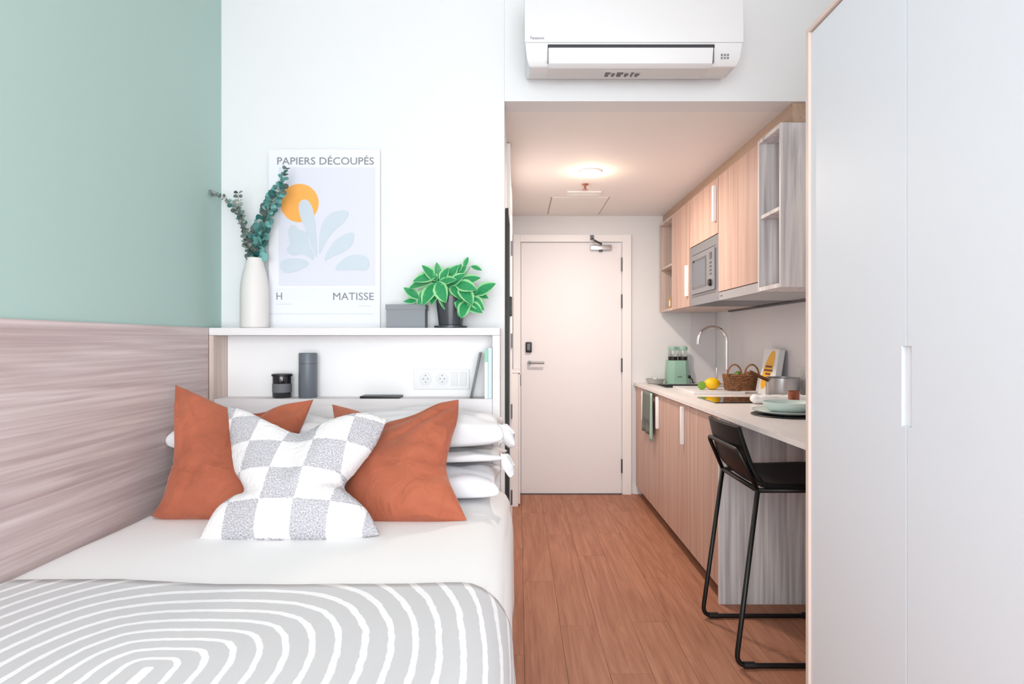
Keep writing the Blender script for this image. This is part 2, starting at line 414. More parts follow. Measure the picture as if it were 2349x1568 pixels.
# sockets in the niche
YS = YB-.0115
t = thing('socket_plate', 'white double power socket and switch plate in the headboard niche', 'socket', (P(1012, 890, YS).x, YS, P(1012, 890, YS).z))
a = P(950, 892, YS); b = P(1077, 846, YS)
obj('plate', box(a.x, b.x, YS-.006, YS, a.z, b.z), M['plastic'], t, bevel=.002)
for cx in (977, 1015):
    c = P(cx, 868, YS)
    s = obj('socket', lathe([(.026, -.009), (.026, -.0062)], (c.x, YS, c.z), axis='y', n=28), M['plasticg'], t)
    for dx, dz in ((-.009, .0), (.009, 0), (0, .014), (0, -.014)):
        obj('hole', lathe([(.0026, -.0096), (.0026, -.0091)], (c.x+dx, YS, c.z+dz), axis='y', n=10), M['greyink'], s)
for cx in (1043, 1063):
    c = P(cx, 868, YS); obj('switch', box(c.x-.014, c.x+.014, YS-.009, YS-.0062, c.z-.028, c.z+.028), M['plasticg'], t, bevel=.001)

# ---------------------------------------------------------------- poster
YP = 2.578
def pz(x, y): p = P(x, y, YP); return p.x, p.z
x0, zt = pz(617, 343); x1, _ = pz(872, 343)
t = thing('poster', 'white art print with orange sun and pale leaves on the headboard top', 'poster', ((x0+x1)/2, YP, 1.288))
obj('paper', box(x0, x1, YP-.003, YP, 1.288, zt), M['paper'], t)
def pbox(a, b, c, d, off, m, name):
    xa, za = pz(a, b); xb, zb = pz(c, d); obj(name, box(xa, xb, YP-off, YP-off+.0006, zb, za), m, t)
pbox(640, 384, 861, 655, .004, M['art'], 'picture_field')
pbox(633, 661, 861, 744, .0037, M['art2'], 'caption_field')
def ppoly(pts, off, m, name, sm=True, par=None):
    q = [Vector((x, y, 0)) for x, y in pts]
    if sm: q = smoothpath(q, 3, True)
    obj(name, prism([pz(v.x, v.y) for v in q], 'y', YP-off-.0006, YP-off), m, t)
ppoly([(688+44*math.cos(2*PI*i/40), 466+44*math.sin(2*PI*i/40)) for i in range(40)], .0042, M['orange'], 'sun', False)
L5 = [
 [(690, 500), (684, 470), (696, 456), (712, 462), (722, 490), (727, 540), (729, 590), (722, 590), (712, 555), (700, 520)],
 [(731, 592), (733, 540), (742, 505), (765, 484), (806, 482), (792, 510), (765, 530), (745, 560)],
 [(742, 604), (752, 575), (775, 545), (815, 528), (812, 560), (790, 578), (762, 588)],
 [(765, 622), (780, 600), (808, 582), (848, 588), (849, 622), (810, 618)],
 [(722, 600), (700, 580), (672, 588), (655, 572), (668, 562), (660, 530), (672, 512), (690, 530), (706, 530), (708, 560), (720, 585)],
 [(716, 604), (690, 592), (650, 594), (640, 610), (655, 628), (685, 622)]]
for q in L5: ppoly(q, .0050, M['leafink'], 'leaf_shape')
def ptext(s, a, b, c, d, m=M['greyink']):
    xa, za = pz(a, b); xb, zb = pz(c, d); text(s, xa, xb, zb, za, YP-.0043, m, t)
ptext('PAPIERS DÉCOUPÉS', 637, 357, 858, 378); ptext('H', 635, 671, 648, 687); ptext('MATISSE', 765, 671, 858, 688)
for y, a, b in ((697, 634, 672), (701, 822, 850), (719, 618, 858)): pbox(a, y, b, y+1.2, .0046, M['leafink'], 'caption_line')

# ---------------------------------------------------------------- things on the headboard
ZT = 1.2875
def vase():
    Y = 2.515; s = F/Y; cx = P(584, 0, Y).x; r = 31/s
    t = thing('vase', 'tall white ceramic bottle vase on the left of headboard top', 'vase', (cx, Y, ZT))
    h = 160/s
    prof = [(r*.9, 0), (r*.98, .004), (r, .02), (r*1.0, h*.50), (r*.96, h*.64), (r*.82, h*.79), (r*.66, h*.90), (r*.6, h*.97), (r*.64, h), (r*.56, h), (r*.52, h*.95), (r*.5, h*.85)]
    obj('body', lathe([(a, ZT+b) for a, b in prof], (cx, Y, 0), n=48), M['vase'], t, smooth=True)
    return Vector((cx, Y, ZT+h))
vt = vase()
# eucalyptus
def disc_leaf(name, m, r):
    bm = bmesh.new(); n = 10; c = bm.verts.new((0, r*1.0, .0018))
    ring = [bm.verts.new((r*math.sin(2*PI*i/n), r*1.0-r*math.cos(2*PI*i/n)*1.08, -.0015*math.cos(4*PI*i/n))) for i in range(n)]
    for i in range(n): bm.faces.new((c, ring[i], ring[(i+1) % n]))
    ring2 = [bm.verts.new(v.co+Vector((0, 0, -.0007))) for v in ring]; c2 = bm.verts.new(c.co+Vector((0, 0, -.0007)))
    for i in range(n): bm.faces.new((c2, ring2[(i+1) % n], ring2[i])); bm.faces.new((ring[i], ring2[i], ring2[(i+1) % n], ring[(i+1) % n]))
    me = bpy.data.meshes.new(name); bm.to_mesh(me); bm.free(); me.materials.append(m)
    return me
def place_leaf(me, parent, pos, d, size, nrm=None, name='leaf'):
    d = d.normalized(); z = (nrm or Vector((random.uniform(-.9, .9), -.8, random.uniform(-.5, 1.2))))
    z = (z-d*z.dot(d))
    if z.length < .05: z = d.orthogonal()
    z.normalize(); x = d.cross(z)
    mt = Matrix((x, d, z)).transposed().to_4x4()
    o = bpy.data.objects.new(name, me); C.objects.link(o); o.parent = parent
    o.matrix_local = Matrix.Translation(pos-root_loc(parent)) @ mt @ Matrix.Scale(size, 4)
    return o
def branch(pts, label, meshes, sizes, dens, side, seed, spread=1.0):
    random.seed(seed)
    t = thing('eucalyptus_branch', label, 'branch', vt+Vector((0, 0, -.05)), 'eucalyptus in the white vase')
    path = smoothpath([Vector(p) for p in pts], 3)
    n = len(path); rad = [.0024*(1-.7*i/n) for i in range(n)]
    obj('stem', tube(path, .002, rad=rad, n=6), M['stem'], t, smooth=True)
    Ls = [(path[i+1]-path[i]).length for i in range(n-1)]; tot = sum(Ls); d = dens[0]
    s = side
    while s < tot-.003:
        k = 0; acc = 0
        while k < n-2 and acc+Ls[k] < s: acc += Ls[k]; k += 1
        p = path[k].lerp(path[k+1], (s-acc)/Ls[k]); tan = (path[k+1]-path[k]).normalized()
        f = s/tot; size = sizes[0]*(1-f)+sizes[1]*f
        a = random.uniform(0, PI); u = tan.orthogonal().normalized(); v = tan.cross(u)
        for q in range(2):
            dd = u*math.cos(a+q*PI)+v*math.sin(a+q*PI)
            dd.y = dd.y*.7 if dd.y < 0 else dd.y*.4
            place_leaf(random.choice(meshes), t, p+dd*.004*size, dd*spread+tan*.45, size*random.uniform(.8, 1.2))
        s += dens[0]*(1-f)+dens[1]*f
    return t
lf1 = disc_leaf('leaf', M['eucl'], .011); lf2 = disc_leaf('leaf', M['eucd'], .011)
Yv = 2.515
branch([P(585, 640, Yv), P(590, 590, Yv), P(600, 530, 2.50), P(618, 470, 2.49), P(650, 410, 2.47), P(657, 382, 2.47)],
       'dense teal eucalyptus branch rising right in the white vase', [lf1, lf1, lf1, lf2], (1.9, .8), (.0125, .013), .088, 5)
branch([P(582, 640, Yv), P(584, 590, Yv), P(592, 545, 2.53), P(606, 500, 2.52), P(632, 450, 2.50), P(655, 432, 2.45)],
       'second teal eucalyptus branch reaching toward the orange sun of the print', [lf1, lf1, lf2], (1.7, 1.2), (.018, .016), .09, 9)
branch([P(580, 640, Yv), P(578, 580, Yv), P(562, 530, 2.52), P(545, 480, 2.50), P(520, 455, 2.49), P(480, 440, 2.48)],
       'thin grey eucalyptus branch leaning left out of the white vase', [lf2, lf2, lf1], (1.3, .6), (.018, .013), .10, 13)
branch([P(581, 640, Yv), P(572, 575, 2.50), P(560, 520, 2.49), P(548, 490, 2.48), P(546, 440, 2.48)],
       'short grey eucalyptus sprig with curled tip left of dense branch', [lf2], (1.2, .7), (.024, .016), .085, 21)

# grey lidded box
Y = 2.50; a = P(886, 752, Y); b = P(968, 700, Y)
t = thing('storage_box', 'grey lidded cardboard box on headboard top beside the plant', 'box', ((a.x+b.x)/2, Y+.03, ZT))
zb = b.z+.004
obj('body', box(a.x, b.x+.012, Y, Y+.075, ZT, zb-.02), M['greybox'], t, bevel=.001)
obj('lid', box(a.x-.003, b.x+.015, Y-.003, Y+.078, zb-.022, zb), M['greybox'], t, bevel=.002)

# potted plant
def potted():
    Y = 2.52; s = F/Y; c = P(1034, 0, Y)
    t = thing('potted_plant', 'leafy green variegated plant in dark glazed pot on headboard top', 'plant', (c.x, Y, ZT))
    h = 68/s; r = 35/s; rb = 27/s
    obj('pot', lathe([(rb, ZT+.006), (rb*1.02, ZT+.012), (r, ZT+.006+h), (r*.93, ZT+.006+h), (r*.9, ZT+h-.01)], (c.x, Y, 0), n=40), M['pot'], t, smooth=True)
    obj('saucer', lathe([(34/s, ZT), (38/s, ZT+.003), (38/s, ZT+.009), (35/s, ZT+.009), (33/s, ZT+.006)], (c.x, Y, 0), n=40), M['pot'], t, smooth=True)
    obj('soil', lathe([(r*.88, ZT+h-.014), (r*.88, ZT+h-.008)], (c.x, Y, 0), n=24), M['soil'], t)
    # leaf mesh: dark centre with pale margin and folded midrib
    def leaf_mesh():
        bm = bmesh.new(); prof = [(0, .0), (.12, .55), (.3, .95), (.5, 1.0), (.7, .78), (.88, .38), (1, 0)]
        rows = []
        for y, wd in prof:
            w2 = wd*.30; zz = -.10*y*y
            rows.append([bm.verts.new((-w2, y, zz+.10*abs(w2)*2)), bm.verts.new((-w2*.68, y, zz+.05*w2*2)), bm.verts.new((0, y, zz)),
                         bm.verts.new((w2*.68, y, zz+.05*w2*2)), bm.verts.new((w2, y, zz+.10*w2*2))])
        for a, b in zip(rows, rows[1:]):
            for k in range(4):
                f = bm.faces.new((a[k], a[k+1], b[k+1], b[k])); f.material_index = 0 if k in (1, 2) else 1
        bmesh.ops.remove_doubles(bm, verts=bm.verts, dist=.0005)
        me = bpy.data.meshes.new('leaf'); bm.to_mesh(me); bm.free(); me.materials.append(M['leafd']); me.materials.append(M['leafm'])
        for p in me.polygons: p.use_smooth = True
        return me
    lm = leaf_mesh()
    top = Vector((c.x, Y, ZT+h))
    # (tip x px, tip y px, base x px, base y px, depth offset)
    LV = [(975, 612, 1003, 645, -.05), (945, 655, 995, 640, -.05), (955, 640, 1000, 632, -.06), (972, 690, 1000, 648, -.07), (1018, 685, 1003, 645, -.09), (1003, 607, 1008, 640, -.03),
          (1025, 618, 1010, 645, -.05), (1045, 612, 1018, 645, -.02), (1040, 640, 1005, 648, -.07), (960, 692, 985, 660, -.03), (932, 662, 962, 684, -.04), (930, 690, 955, 690, -.03),
          (1060, 630, 1030, 655, -.06), (1093, 636, 1050, 650, -.05), (1085, 660, 1045, 650, -.08), (1080, 690, 1055, 655, -.09), (1128, 652, 1090, 675, -.06), (1115, 680, 1085, 672, -.05),
          (1105, 705, 1078, 680, -.07), (1055, 718, 1075, 690, -.09), (1060, 722, 1068, 692, -.10), (1100, 712, 1070, 695, -.08), (1035, 660, 1020, 640, -.04), (1065, 612, 1040, 640, -.01),
          (1055, 680, 1035, 655, -.08), (990, 690, 1005, 650, -.05), (1020, 700, 1020, 655, -.06), (1045, 690, 1030, 655, -.04), (1075, 640, 1048, 660, -.02), (1090, 668, 1062, 668, -.06),
          (980, 630, 1010, 650, -.01), (1000, 655, 1030, 650, -.02), (1048, 700, 1062, 672, -.07), (1095, 690, 1070, 665, -.03),
          (1072, 592, 1064, 612, -.01), (1050, 622, 1058, 605, -.01), (1102, 617, 1080, 610, -.01)]
    stemb = bmesh.new()
    for i, (tx, ty, bx, by, dy) in enumerate(LV):
        b = P(bx, by, Y+dy*.55); e = P(tx, ty, Y+dy)
        ln = (e-b).length*1.18
        rnd = random.Random(i)
        place_leaf(lm, t, b, e-b, ln, Vector((rnd.uniform(-.5, .5), -1, rnd.uniform(.1, .9))))
        tube([top+Vector((0, 0, -.02)), (top+b)/2+Vector((0, -.005, .012)), b], .0011, stemb, n=5)
    for a, bb in (((1064, 612), (1070, 635)), ((1080, 610), (1068, 632))):
        tube([P(*a, Y-.006), P(*bb, Y-.01), top], .0009, stemb, n=5)
    obj('stems', stemb, M['leafd'], t)
potted()

# niche things
ZN = 1.0005
Y = 2.53; s = F/Y
c = P(647, 0, Y)
t = thing('candle_jar', 'small black glass candle jar with dark lid in the niche', 'candle', (c.x, Y, ZN))
r = 21/s
obj('jar', lathe([(r*.93, ZN), (r, ZN+.004), (r, ZN+.088)], (c.x, Y, 0), n=36), M['dglass'], t, smooth=True)
obj('lid', lathe([(r*1.08, ZN+.0885), (r*1.09, ZN+.090), (r*1.09, ZN+.096), (r*1.0, ZN+.098)], (c.x, Y, 0), n=36), M['blackp'], t, smooth=True)
obj('label', lathe([(r*1.01, ZN+.022), (r*1.01, ZN+.058)], (c.x, Y, 0), n=36, caps=False), M['midink'], t, smooth=True)
c = P(706.5, 0, Y)
t = thing('grey_canister', 'tall slate grey cylinder canister beside candle jar in the niche', 'canister', (c.x, Y, ZN))
r = 20.5/s; h = 102/s
obj('body', lathe([(r*.96, ZN), (r, ZN+.003), (r, ZN+h*.76)], (c.x, Y, 0), n=40), M['greytin'], t, smooth=True)
obj('cap', lathe([(r, ZN+h*.765), (r, ZN+h-.004), (r*.95, ZN+h)], (c.x, Y, 0), n=40), M['greytin'], t, smooth=True)
a = P(827, 0, 2.50); b = P(918, 0, 2.50)
o = obj('tablet', box(a.x, b.x, 2.485, 2.565, ZN, ZN+.009), M['blackp'], bevel=.003, smooth=True)
tag(o, 'flat black tablet lying on the niche floor', 'tablet')
# books right in the niche
def book(name, xa, xb, h, m, label, lean=0, y0=2.475, y1=2.575, band=None):
    t = thing(name, label, 'book', ((xa+xb)/2, (y0+y1)/2, ZN), 'books at the right end of the niche')
    d = Vector((math.sin(lean), 0, math.cos(lean))); th = xb-xa
    def sh(x0, x1, z0, z1, ya, yb):
        bm = box(x0, x1, ya, yb, z0, z1)
        bmesh.ops.rotate(bm, verts=bm.verts, cent=(xb if lean > 0 else xa, 0, ZN), matrix=Matrix.Rotation(lean, 3, 'Y')); return bm
    cv = obj('cover', sh(xa, xb, ZN, ZN+h, y0, y1), m, t)
    obj('pages', sh(xa+.0015, xb-.0015, ZN+h, ZN+h+.0008, y0+.003, y1-.003), M['paper'], t)
    if band: obj('spine_band', sh(xa-.0002, xb+.0002, ZN+h*.74, ZN+h, y0-.0006, y0+.001), band, t)
book('book', -.1245, -.1085, .205, M['bblue'], 'upright pale blue book against the niche side')
book('book', -.1385, -.1255, .200, M['plastic'], 'upright white book with mint spine top in the niche', band=M['bmint'])
book('book', -.200, -.193, .19, M['yscreen'], 'thin dark notebook leaning right in the niche', lean=.20, y0=2.49)

# ---------------------------------------------------------------- bed
ZB = .66; XS = -.022
def bedprof(off=0, flare=0, z_end=.25, n=26, xleft=-1.246):
    """cross-section from wall to the hanging side; returns list of (x, z, arclen)"""
    R = .11; pts = []
    pts.append((xleft, ZB-.03+off)); pts.append((xleft+.02, ZB-.006+off)); 
    x0, x1 = xleft+.05, XS-R
    for i in range(n+1): pts.append((x0+(x1-x0)*i/n, ZB+off))
    for i in range(1, 9):
        a = PI/2*i/8; pts.append((XS-R+(R+off)*math.sin(a), ZB-R+(R+off)*math.cos(a)))
    zz = ZB-R
    for i in range(1, 9):
        z = zz+(z_end-zz)*i/8; pts.append((XS+off+flare*(i/8), z))
    out = []; L = 0
    for i, p in enumerate(pts):
        if i: L += math.hypot(p[0]-pts[i-1][0], p[1]-pts[i-1][1])
        out.append((p[0], p[1], L))
    return out
def bumpf(x, y):
    return .0035*noise.noise(Vector((x*3.2, y*2.2, 1.3)))+.0015*noise.noise(Vector((x*9, y*5, 4.1)))
def cloth(name, prof, ys, m, parent, topedge=None, uv=True, thick=.004, bx=None):
    bm = bmesh.new(); uvl = bm.loops.layers.uv.new('UVMap'); grid = []; uvs = {}
    for j, y in enumerate(ys):
        row = []
        for i, (x, z, L) in enumerate(prof):
            yy = y+(topedge(x, L, j/(len(ys)-1)) if topedge else 0)
            e = max(0, (yy-2.25)/.2); 
            w = bumpf(x, yy)
            p = Vector((x-(.045*e*e if z < ZB-.02 and x > -.3 else 0), yy, z+w-.025*e*e*(1 if x > -.3 else .3)))
            if z < ZB-.12: p.x += .006*math.sin(yy*11+1.5)*((ZB-z)/.4)
            v = bm.verts.new(p); uvs[v] = (prof[0][0]+L, yy); row.append(v)
        grid.append(row)
    for a, b in zip(grid, grid[1:]):
        for i in range(len(a)-1):
            f = bm.faces.new((a[i], b[i], b[i+1], a[i+1]))
            for l in f.loops: l[uvl].uv = uvs[l.vert]
    bmesh.ops.recalc_face_normals(bm, faces=bm.faces)
    if sum(f.normal.z for f in bm.faces) < 0: bmesh.ops.reverse_faces(bm, faces=bm.faces)
    o = obj(name, bm, m, parent, smooth='all')
    sd = o.modifiers.new('thickness', 'SOLIDIFY'); sd.thickness = thick; sd.offset = -1
    return o
bed = thing('bed', 'double bed with plain white sheet against the wood panel', 'bed', (-.64, 1.45, 0))
obj('base', box(-1.24, XS-.02, .52, 2.455, .05, .34), M['sheet'], bed, bevel=.01)
for x in (-1.18, -.14):
    for y in (.6, 2.38): obj('leg', box(x, x+.05, y, y+.05, 0, .05), M['black'], bed)
obj('mattress', box(-1.244, XS-.012, .50, 2.455, .341, .645), M['sheet'], bed, bevel=.07, seg=4, smooth=True)
ys = [.48+(2.455-.48)*i/60 for i in range(61)]
sh = cloth('sheet', bedprof(0), ys, M['sheet'], bed)
# patterned throw
def throw_mat():
    m = bpy.data.materials.new('striped_throw'); m.use_nodes = True; nt = m.node_tree; b = nt.nodes['Principled BSDF']; L = nt.links.new
    uv = nt.nodes.new('ShaderNodeUVMap'); uv.uv_map = 'UVMap'
    nz = nt.nodes.new('ShaderNodeTexNoise'); nz.inputs['Scale'].default_value = 3.0; nz.inputs['Detail'].default_value = 2
    L(uv.outputs[0], nz.inputs['Vector'])
    sp = nt.nodes.new('ShaderNodeSeparateXYZ'); L(uv.outputs[0], sp.inputs[0])
    def math_(op, a, b_=None, c=None):
        n = nt.nodes.new('ShaderNodeMath'); n.operation = op
        for k, v in enumerate((a, b_, c)):
            if v is None: continue
            if isinstance(v, (int, float)): n.inputs[k].default_value = v
            else: L(v, n.inputs[k])
        return n.outputs[0]
    n1 = math_('MULTIPLY_ADD', nz.outputs['Fac'], .03, -.015)
    dx = math_('ADD', sp.outputs['X'], .622); dx = math_('ADD', dx, n1)
    dy0 = math_('SUBTRACT', sp.outputs['Y'], 1.045); adx = math_('ABSOLUTE', dx)
    tt = math_('MINIMUM', math_('DIVIDE', math_('MAXIMUM', adx, dy0), .3), 1.0)
    dy = math_('MAXIMUM', math_('MULTIPLY', math_('ADD', dy0, math_('MULTIPLY', tt, .115)), math_('MULTIPLY_ADD', tt, -.2, 1.0)), 0.0)
    p = 2.9
    r = math_('POWER', math_('ADD', math_('POWER', adx, p), math_('POWER', dy, p)), 1/p)
    fn = nt.nodes.new('ShaderNodeTexNoise'); fn.inputs['Scale'].default_value = 40; fn.inputs['Detail'].default_value = 3; L(uv.outputs[0], fn.inputs['Vector'])
    r = math_('ADD', r, math_('MULTIPLY_ADD', fn.outputs['Fac'], .007, -.0035))
    fr = math_('FRACT', math_('DIVIDE', math_('SUBTRACT', r, .026), .0445))
    tri = math_('ABSOLUTE', math_('SUBTRACT', fr, .5))
    rp = nt.nodes.new('ShaderNodeMapRange'); rp.inputs['From Min'].default_value = .125; rp.inputs['From Max'].default_value = .15
    rp.inputs['To Min'].default_value = 1; rp.inputs['To Max'].default_value = 0; L(tri, rp.inputs['Value'])
    mx = nt.nodes.new('ShaderNodeMix'); mx.data_type = 'RGBA'
    mx.inputs[6].default_value = (*lin((208, 208, 210)), 1); mx.inputs[7].default_value = (*lin((246, 246, 248)), 1)
    L(rp.outputs[0], mx.inputs[0]); L(mx.outputs[2], b.inputs['Base Color']); b.inputs['Roughness'].default_value = .9
    wv = nt.nodes.new('ShaderNodeTexNoise'); wv.inputs['Scale'].default_value = 260; L(uv.outputs[0], wv.inputs['Vector'])
    bp = nt.nodes.new('ShaderNodeBump'); bp.inputs['Strength'].default_value = .2; bp.inputs['Distance'].default_value = .002
    L(wv.outputs['Fac'], bp.inputs['Height']); L(bp.outputs[0], b.inputs['Normal'])
    return m
ys = [.46+(1.425-.46)*i/40 for i in range(41)]
def te(x, L, v):
    e = .010*math.sin(x*5+1)-.012*math.exp(-((x+.95)/.18)**2)*-1
    side = max(0, L-1.13)
    return v**6*(e-.55*side**1.3)
bl = cloth('throw_blanket', bedprof(.009, .03, .30, xleft=-1.240), ys, throw_mat(), None, te, thick=.007)
tag(bl, 'grey throw with white contour stripes over the foot of bed', 'blanket')

# ---------------------------------------------------------------- cushions
def curve_eval(pts, t):
    """Catmull-Rom through pts, t in 0..1"""
    n = len(pts)-1; s = min(t*n, n-1e-9); i = int(s); f = s-i
    p0 = pts[max(i-1, 0)]; p1 = pts[i]; p2 = pts[i+1]; p3 = pts[min(i+2, n)]
    return .5*((2*p1)+(p2-p0)*f+(2*p0-5*p1+4*p2-p3)*f*f+(3*p1-p0-3*p2+p3)*f*f*f)
def cushion(name, top, right, bottom, left, thf, thb, m, label=None, cat=None, group=None, parent=None, N=40, creases=(), seed=0, uvf=None, rough=0, pw=.55, wr=.006):
    """top, bottom: left to right; left, right: bottom to top. Coons patch puffed to both sides"""
    bm = bmesh.new(); uvl = bm.loops.layers.uv.new('UVMap')
    TL, TR, BL, BR = top[0], top[-1], bottom[0], bottom[-1]
    nrm = ((BR-BL)+(TR-TL)).cross((TL-BL)+(TR-BR)).normalized()   # points to the viewer (-Y)
    ux = ((BR-BL)+(TR-TL)).normalized(); vy = nrm.cross(ux)
    cen = (TL+TR+BL+BR)/4
    def S(u, v):
        T = curve_eval(top, u); B = curve_eval(bottom, u); Lf = curve_eval(left, v); R = curve_eval(right, v)
        return (1-v)*B+v*T+(1-u)*Lf+u*R-((1-u)*(1-v)*BL+u*(1-v)*BR+(1-u)*v*TL+u*v*TR)
    def puff(u, v):
        q = max(0, 16*u*(1-u)*v*(1-v)); return q**pw
    def cr(u, v):
        z = 0
        for (u0, v0, u1, v1, wd, dp) in creases:
            dx, dy = u1-u0, v1-v0; L2 = dx*dx+dy*dy; s = ((u-u0)*dx+(v-v0)*dy)/L2; sc_ = min(1, max(0, s))
            d2 = (u-u0-sc_*dx)**2+(v-v0-sc_*dy)**2
            z -= dp*math.exp(-d2/(wd*wd))*(1-.8*sc_)
        return z
    g = {}; uvs = {}
    for sgn in (1, -1):
        for i in range(N+1):
            for j in range(N+1):
                if sgn < 0 and (i in (0, N) or j in (0, N)): g[(sgn, i, j)] = g[(1, i, j)]; continue
                u = (1-math.cos(PI*i/N))/2*.6+.4*i/N; v = (1-math.cos(PI*j/N))/2*.6+.4*j/N
                b = S(u, v); k = puff(u, v)
                h = (thf if sgn > 0 else -thb)*k
                if sgn > 0:
                    h += cr(u, v)*min(1, k*3)
                    h += wr*noise.noise(Vector((u*5+seed, v*5, seed)))*min(1, k*2)
                if rough and k > 0: h += sgn*rough*noise.noise(Vector((u*60+seed, v*60, 3)))
                p = b+nrm*h
                ver = bm.verts.new(p); g[(sgn, i, j)] = ver
                uvs[ver] = uvf(p, ux, vy) if uvf else (u, v)
    for sgn in (1, -1):
        for i in range(N):
            for j in range(N):
                q = (g[(sgn, i, j)], g[(sgn, i+1, j)], g[(sgn, i+1, j+1)], g[(sgn, i, j+1)])
                f = bm.faces.new(q if sgn > 0 else q[::-1])
                for l in f.loops: l[uvl].uv = uvs[l.vert]
    o = obj(name, bm, m, parent, smooth='all')
    if label: tag(o, label, cat, group)
    return o
V = Vector
# pillows (white) : flat ones behind
def pillow(x0, x1, y0, y1, z0, z1, m, label, seed, tiltb=0):
    zc = (z0+z1)/2; h = (z1-z0)/2
    rnd = random.Random(seed); j = lambda: rnd.uniform(-.012, .012)
    # built lying: "top" edge is the far one
    TL = V((x0, y1, zc+tiltb+j())); TR = V((x1, y1, zc+tiltb+j())); BL = V((x0+j(), y0+j(), zc)); BR = V((x1+j(), y0+j(), zc+j()))
    mid = lambda a, b, d: [a, a.lerp(b, .25)+d*.8, a.lerp(b, .5)+d, a.lerp(b, .75)+d*.8, b]
    return cushion('pillow', mid(TL, TR, V((0, -.01, 0))), mid(BR, TR, V((-.02, 0, 0))), mid(BL, BR, V((0, .012, 0))), mid(BL, TL, V((.02, 0, 0))),
                   h, h, m, label, 'pillow', 'white bed pillows', seed=seed, pw=.30, N=32, wr=.012, creases=[(1, .2, .7, .4, .06, .014), (1, .9, .7, .6, .06, .014)])
pillow(-1.243, -.66, 2.17, 2.445, .665, .80, M['pillow2'], 'lower white pillow at the wood panel side of the bed', 1)
pillow(-1.243, -.66, 2.17, 2.445, .808, .95, M['pillow'], 'upper white pillow at the wood panel side of the bed', 2)
pillow(-.645, -.070, 2.13, 2.445, .668, .775, M['pillow2'], 'bright white pillow at bottom of the corridor side stack', 3)
pm = pillow(-.645, -.045, 2.19, 2.445, .780, .828, M['pillow'], 'middle pillow of the corridor side stack', 4)
pu = pillow(-.645, -.060, 2.18, 2.445, .836, .978, M['pillow'], 'upper plump pillow of the corridor side stack', 5)
# loose pillowcase ends
def flap(parent, c, seed, w=.05, h=.06):
    bm = bmesh.new(); n = 8; rnd = random.Random(seed); rows = []
    for i in range(n+1):
        row = []
        for j in range(n+1):
            u, v = i/n, j/n
            p = V((c[0]+w*u, c[1]+.03*math.sin(v*5+u*3+seed)*u-.02*u, c[2]+h*(v-.5)*(1-.35*u)-.02*u+.008*math.sin(u*7+v*4)))
            row.append(bm.verts.new(p))
        rows.append(row)
    for a, b in zip(rows, rows[1:]):
        for j in range(n): bm.faces.new((a[j], b[j], b[j+1], a[j+1]))
    o = obj('pillowcase_end', bm, M['pillow'], parent, smooth='all'); s = o.modifiers.new('thickness', 'SOLIDIFY'); s.thickness = .003
flap(pu, (-.075, 2.22, .90), 1, .060, .085); flap(pm, (-.065, 2.20, .80), 3, .048, .075)

# rust cushions
cushion('rust_cushion',
        [P(402, 882, 2.17), P(455, 905, 2.15), P(530, 938, 2.15), P(590, 948, 2.17), P(655, 928, 2.21), P(719, 916, 2.24)],
        [P(640, 1190, 1.99), P(640, 1120, 2.04), P(655, 1050, 2.12), P(690, 985, 2.18), P(719, 916, 2.24)],
        [P(346, 1183, 1.975), P(375, 1191, 1.965), P(450, 1191, 1.96), P(550, 1191, 1.965), P(640, 1190, 1.99)],
        [P(346, 1183, 1.975), P(374, 1150, 1.985), P(392, 1090, 2.01), P(402, 1040, 2.04), P(400, 960, 2.10), P(402, 882, 2.17)],
        .075, .05, M['velvet'], 'dark rust velvet cushion leaning by the wood panel', 'cushion', 'rust velvet cushions', seed=3,
        creases=[(0, .5, .6, .44, .022, .020), (.0, .44, .5, .30, .03, .012), (.62, 1, .5, .6, .06, .035), (1, 1, .65, .78, .05, .02), (.0, .99, .22, .62, .04, .020), (.12, .98, .4, .7, .04, .014), (.15, .62, .6, .68, .025, .012), (.35, .58, .33, .2, .025, .009), (.5, .6, .52, .15, .025, .009), (.0, .02, .3, .2, .04, .018)], wr=.012)
cushion('rust_cushion',
        [P(762, 927, 2.25), P(800, 938, 2.22), P(845, 955, 2.20), P(885, 972, 2.18), P(950, 955, 2.18), P(1010, 925, 2.19), P(1052, 916, 2.21)],
        [P(1071, 1193, 1.94), P(1052, 1150, 1.965), P(1024, 1078, 2.03), P(1035, 1010, 2.09), P(1050, 960, 2.15), P(1052, 916, 2.21)],
        [P(780, 1195, 1.96), P(850, 1196, 1.95), P(930, 1196, 1.945), P(1000, 1197, 1.94), P(1071, 1193, 1.94)],
        [P(780, 1195, 1.96), P(790, 1120, 2.02), P(785, 1050, 2.09), P(770, 980, 2.18), P(762, 927, 2.25)],
        .080, .05, M['velvet'], 'bright rust velvet cushion leaning toward the corridor', 'cushion', 'rust velvet cushions', seed=11,
        creases=[(1, .42, .58, .50, .025, .034), (1, .36, .62, .33, .022, .022), (1, .48, .66, .62, .022, .022), (.97, .95, .52, .66, .03, .026), (.93, .99, .45, .84, .03, .022), (.99, .85, .72, .60, .025, .020), (1, .02, .55, .18, .045, .024), (.45, 1, .42, .6, .06, .035), (.3, .95, .5, .6, .025, .014), (.3, .05, .6, .3, .05, .012)], wr=.014)
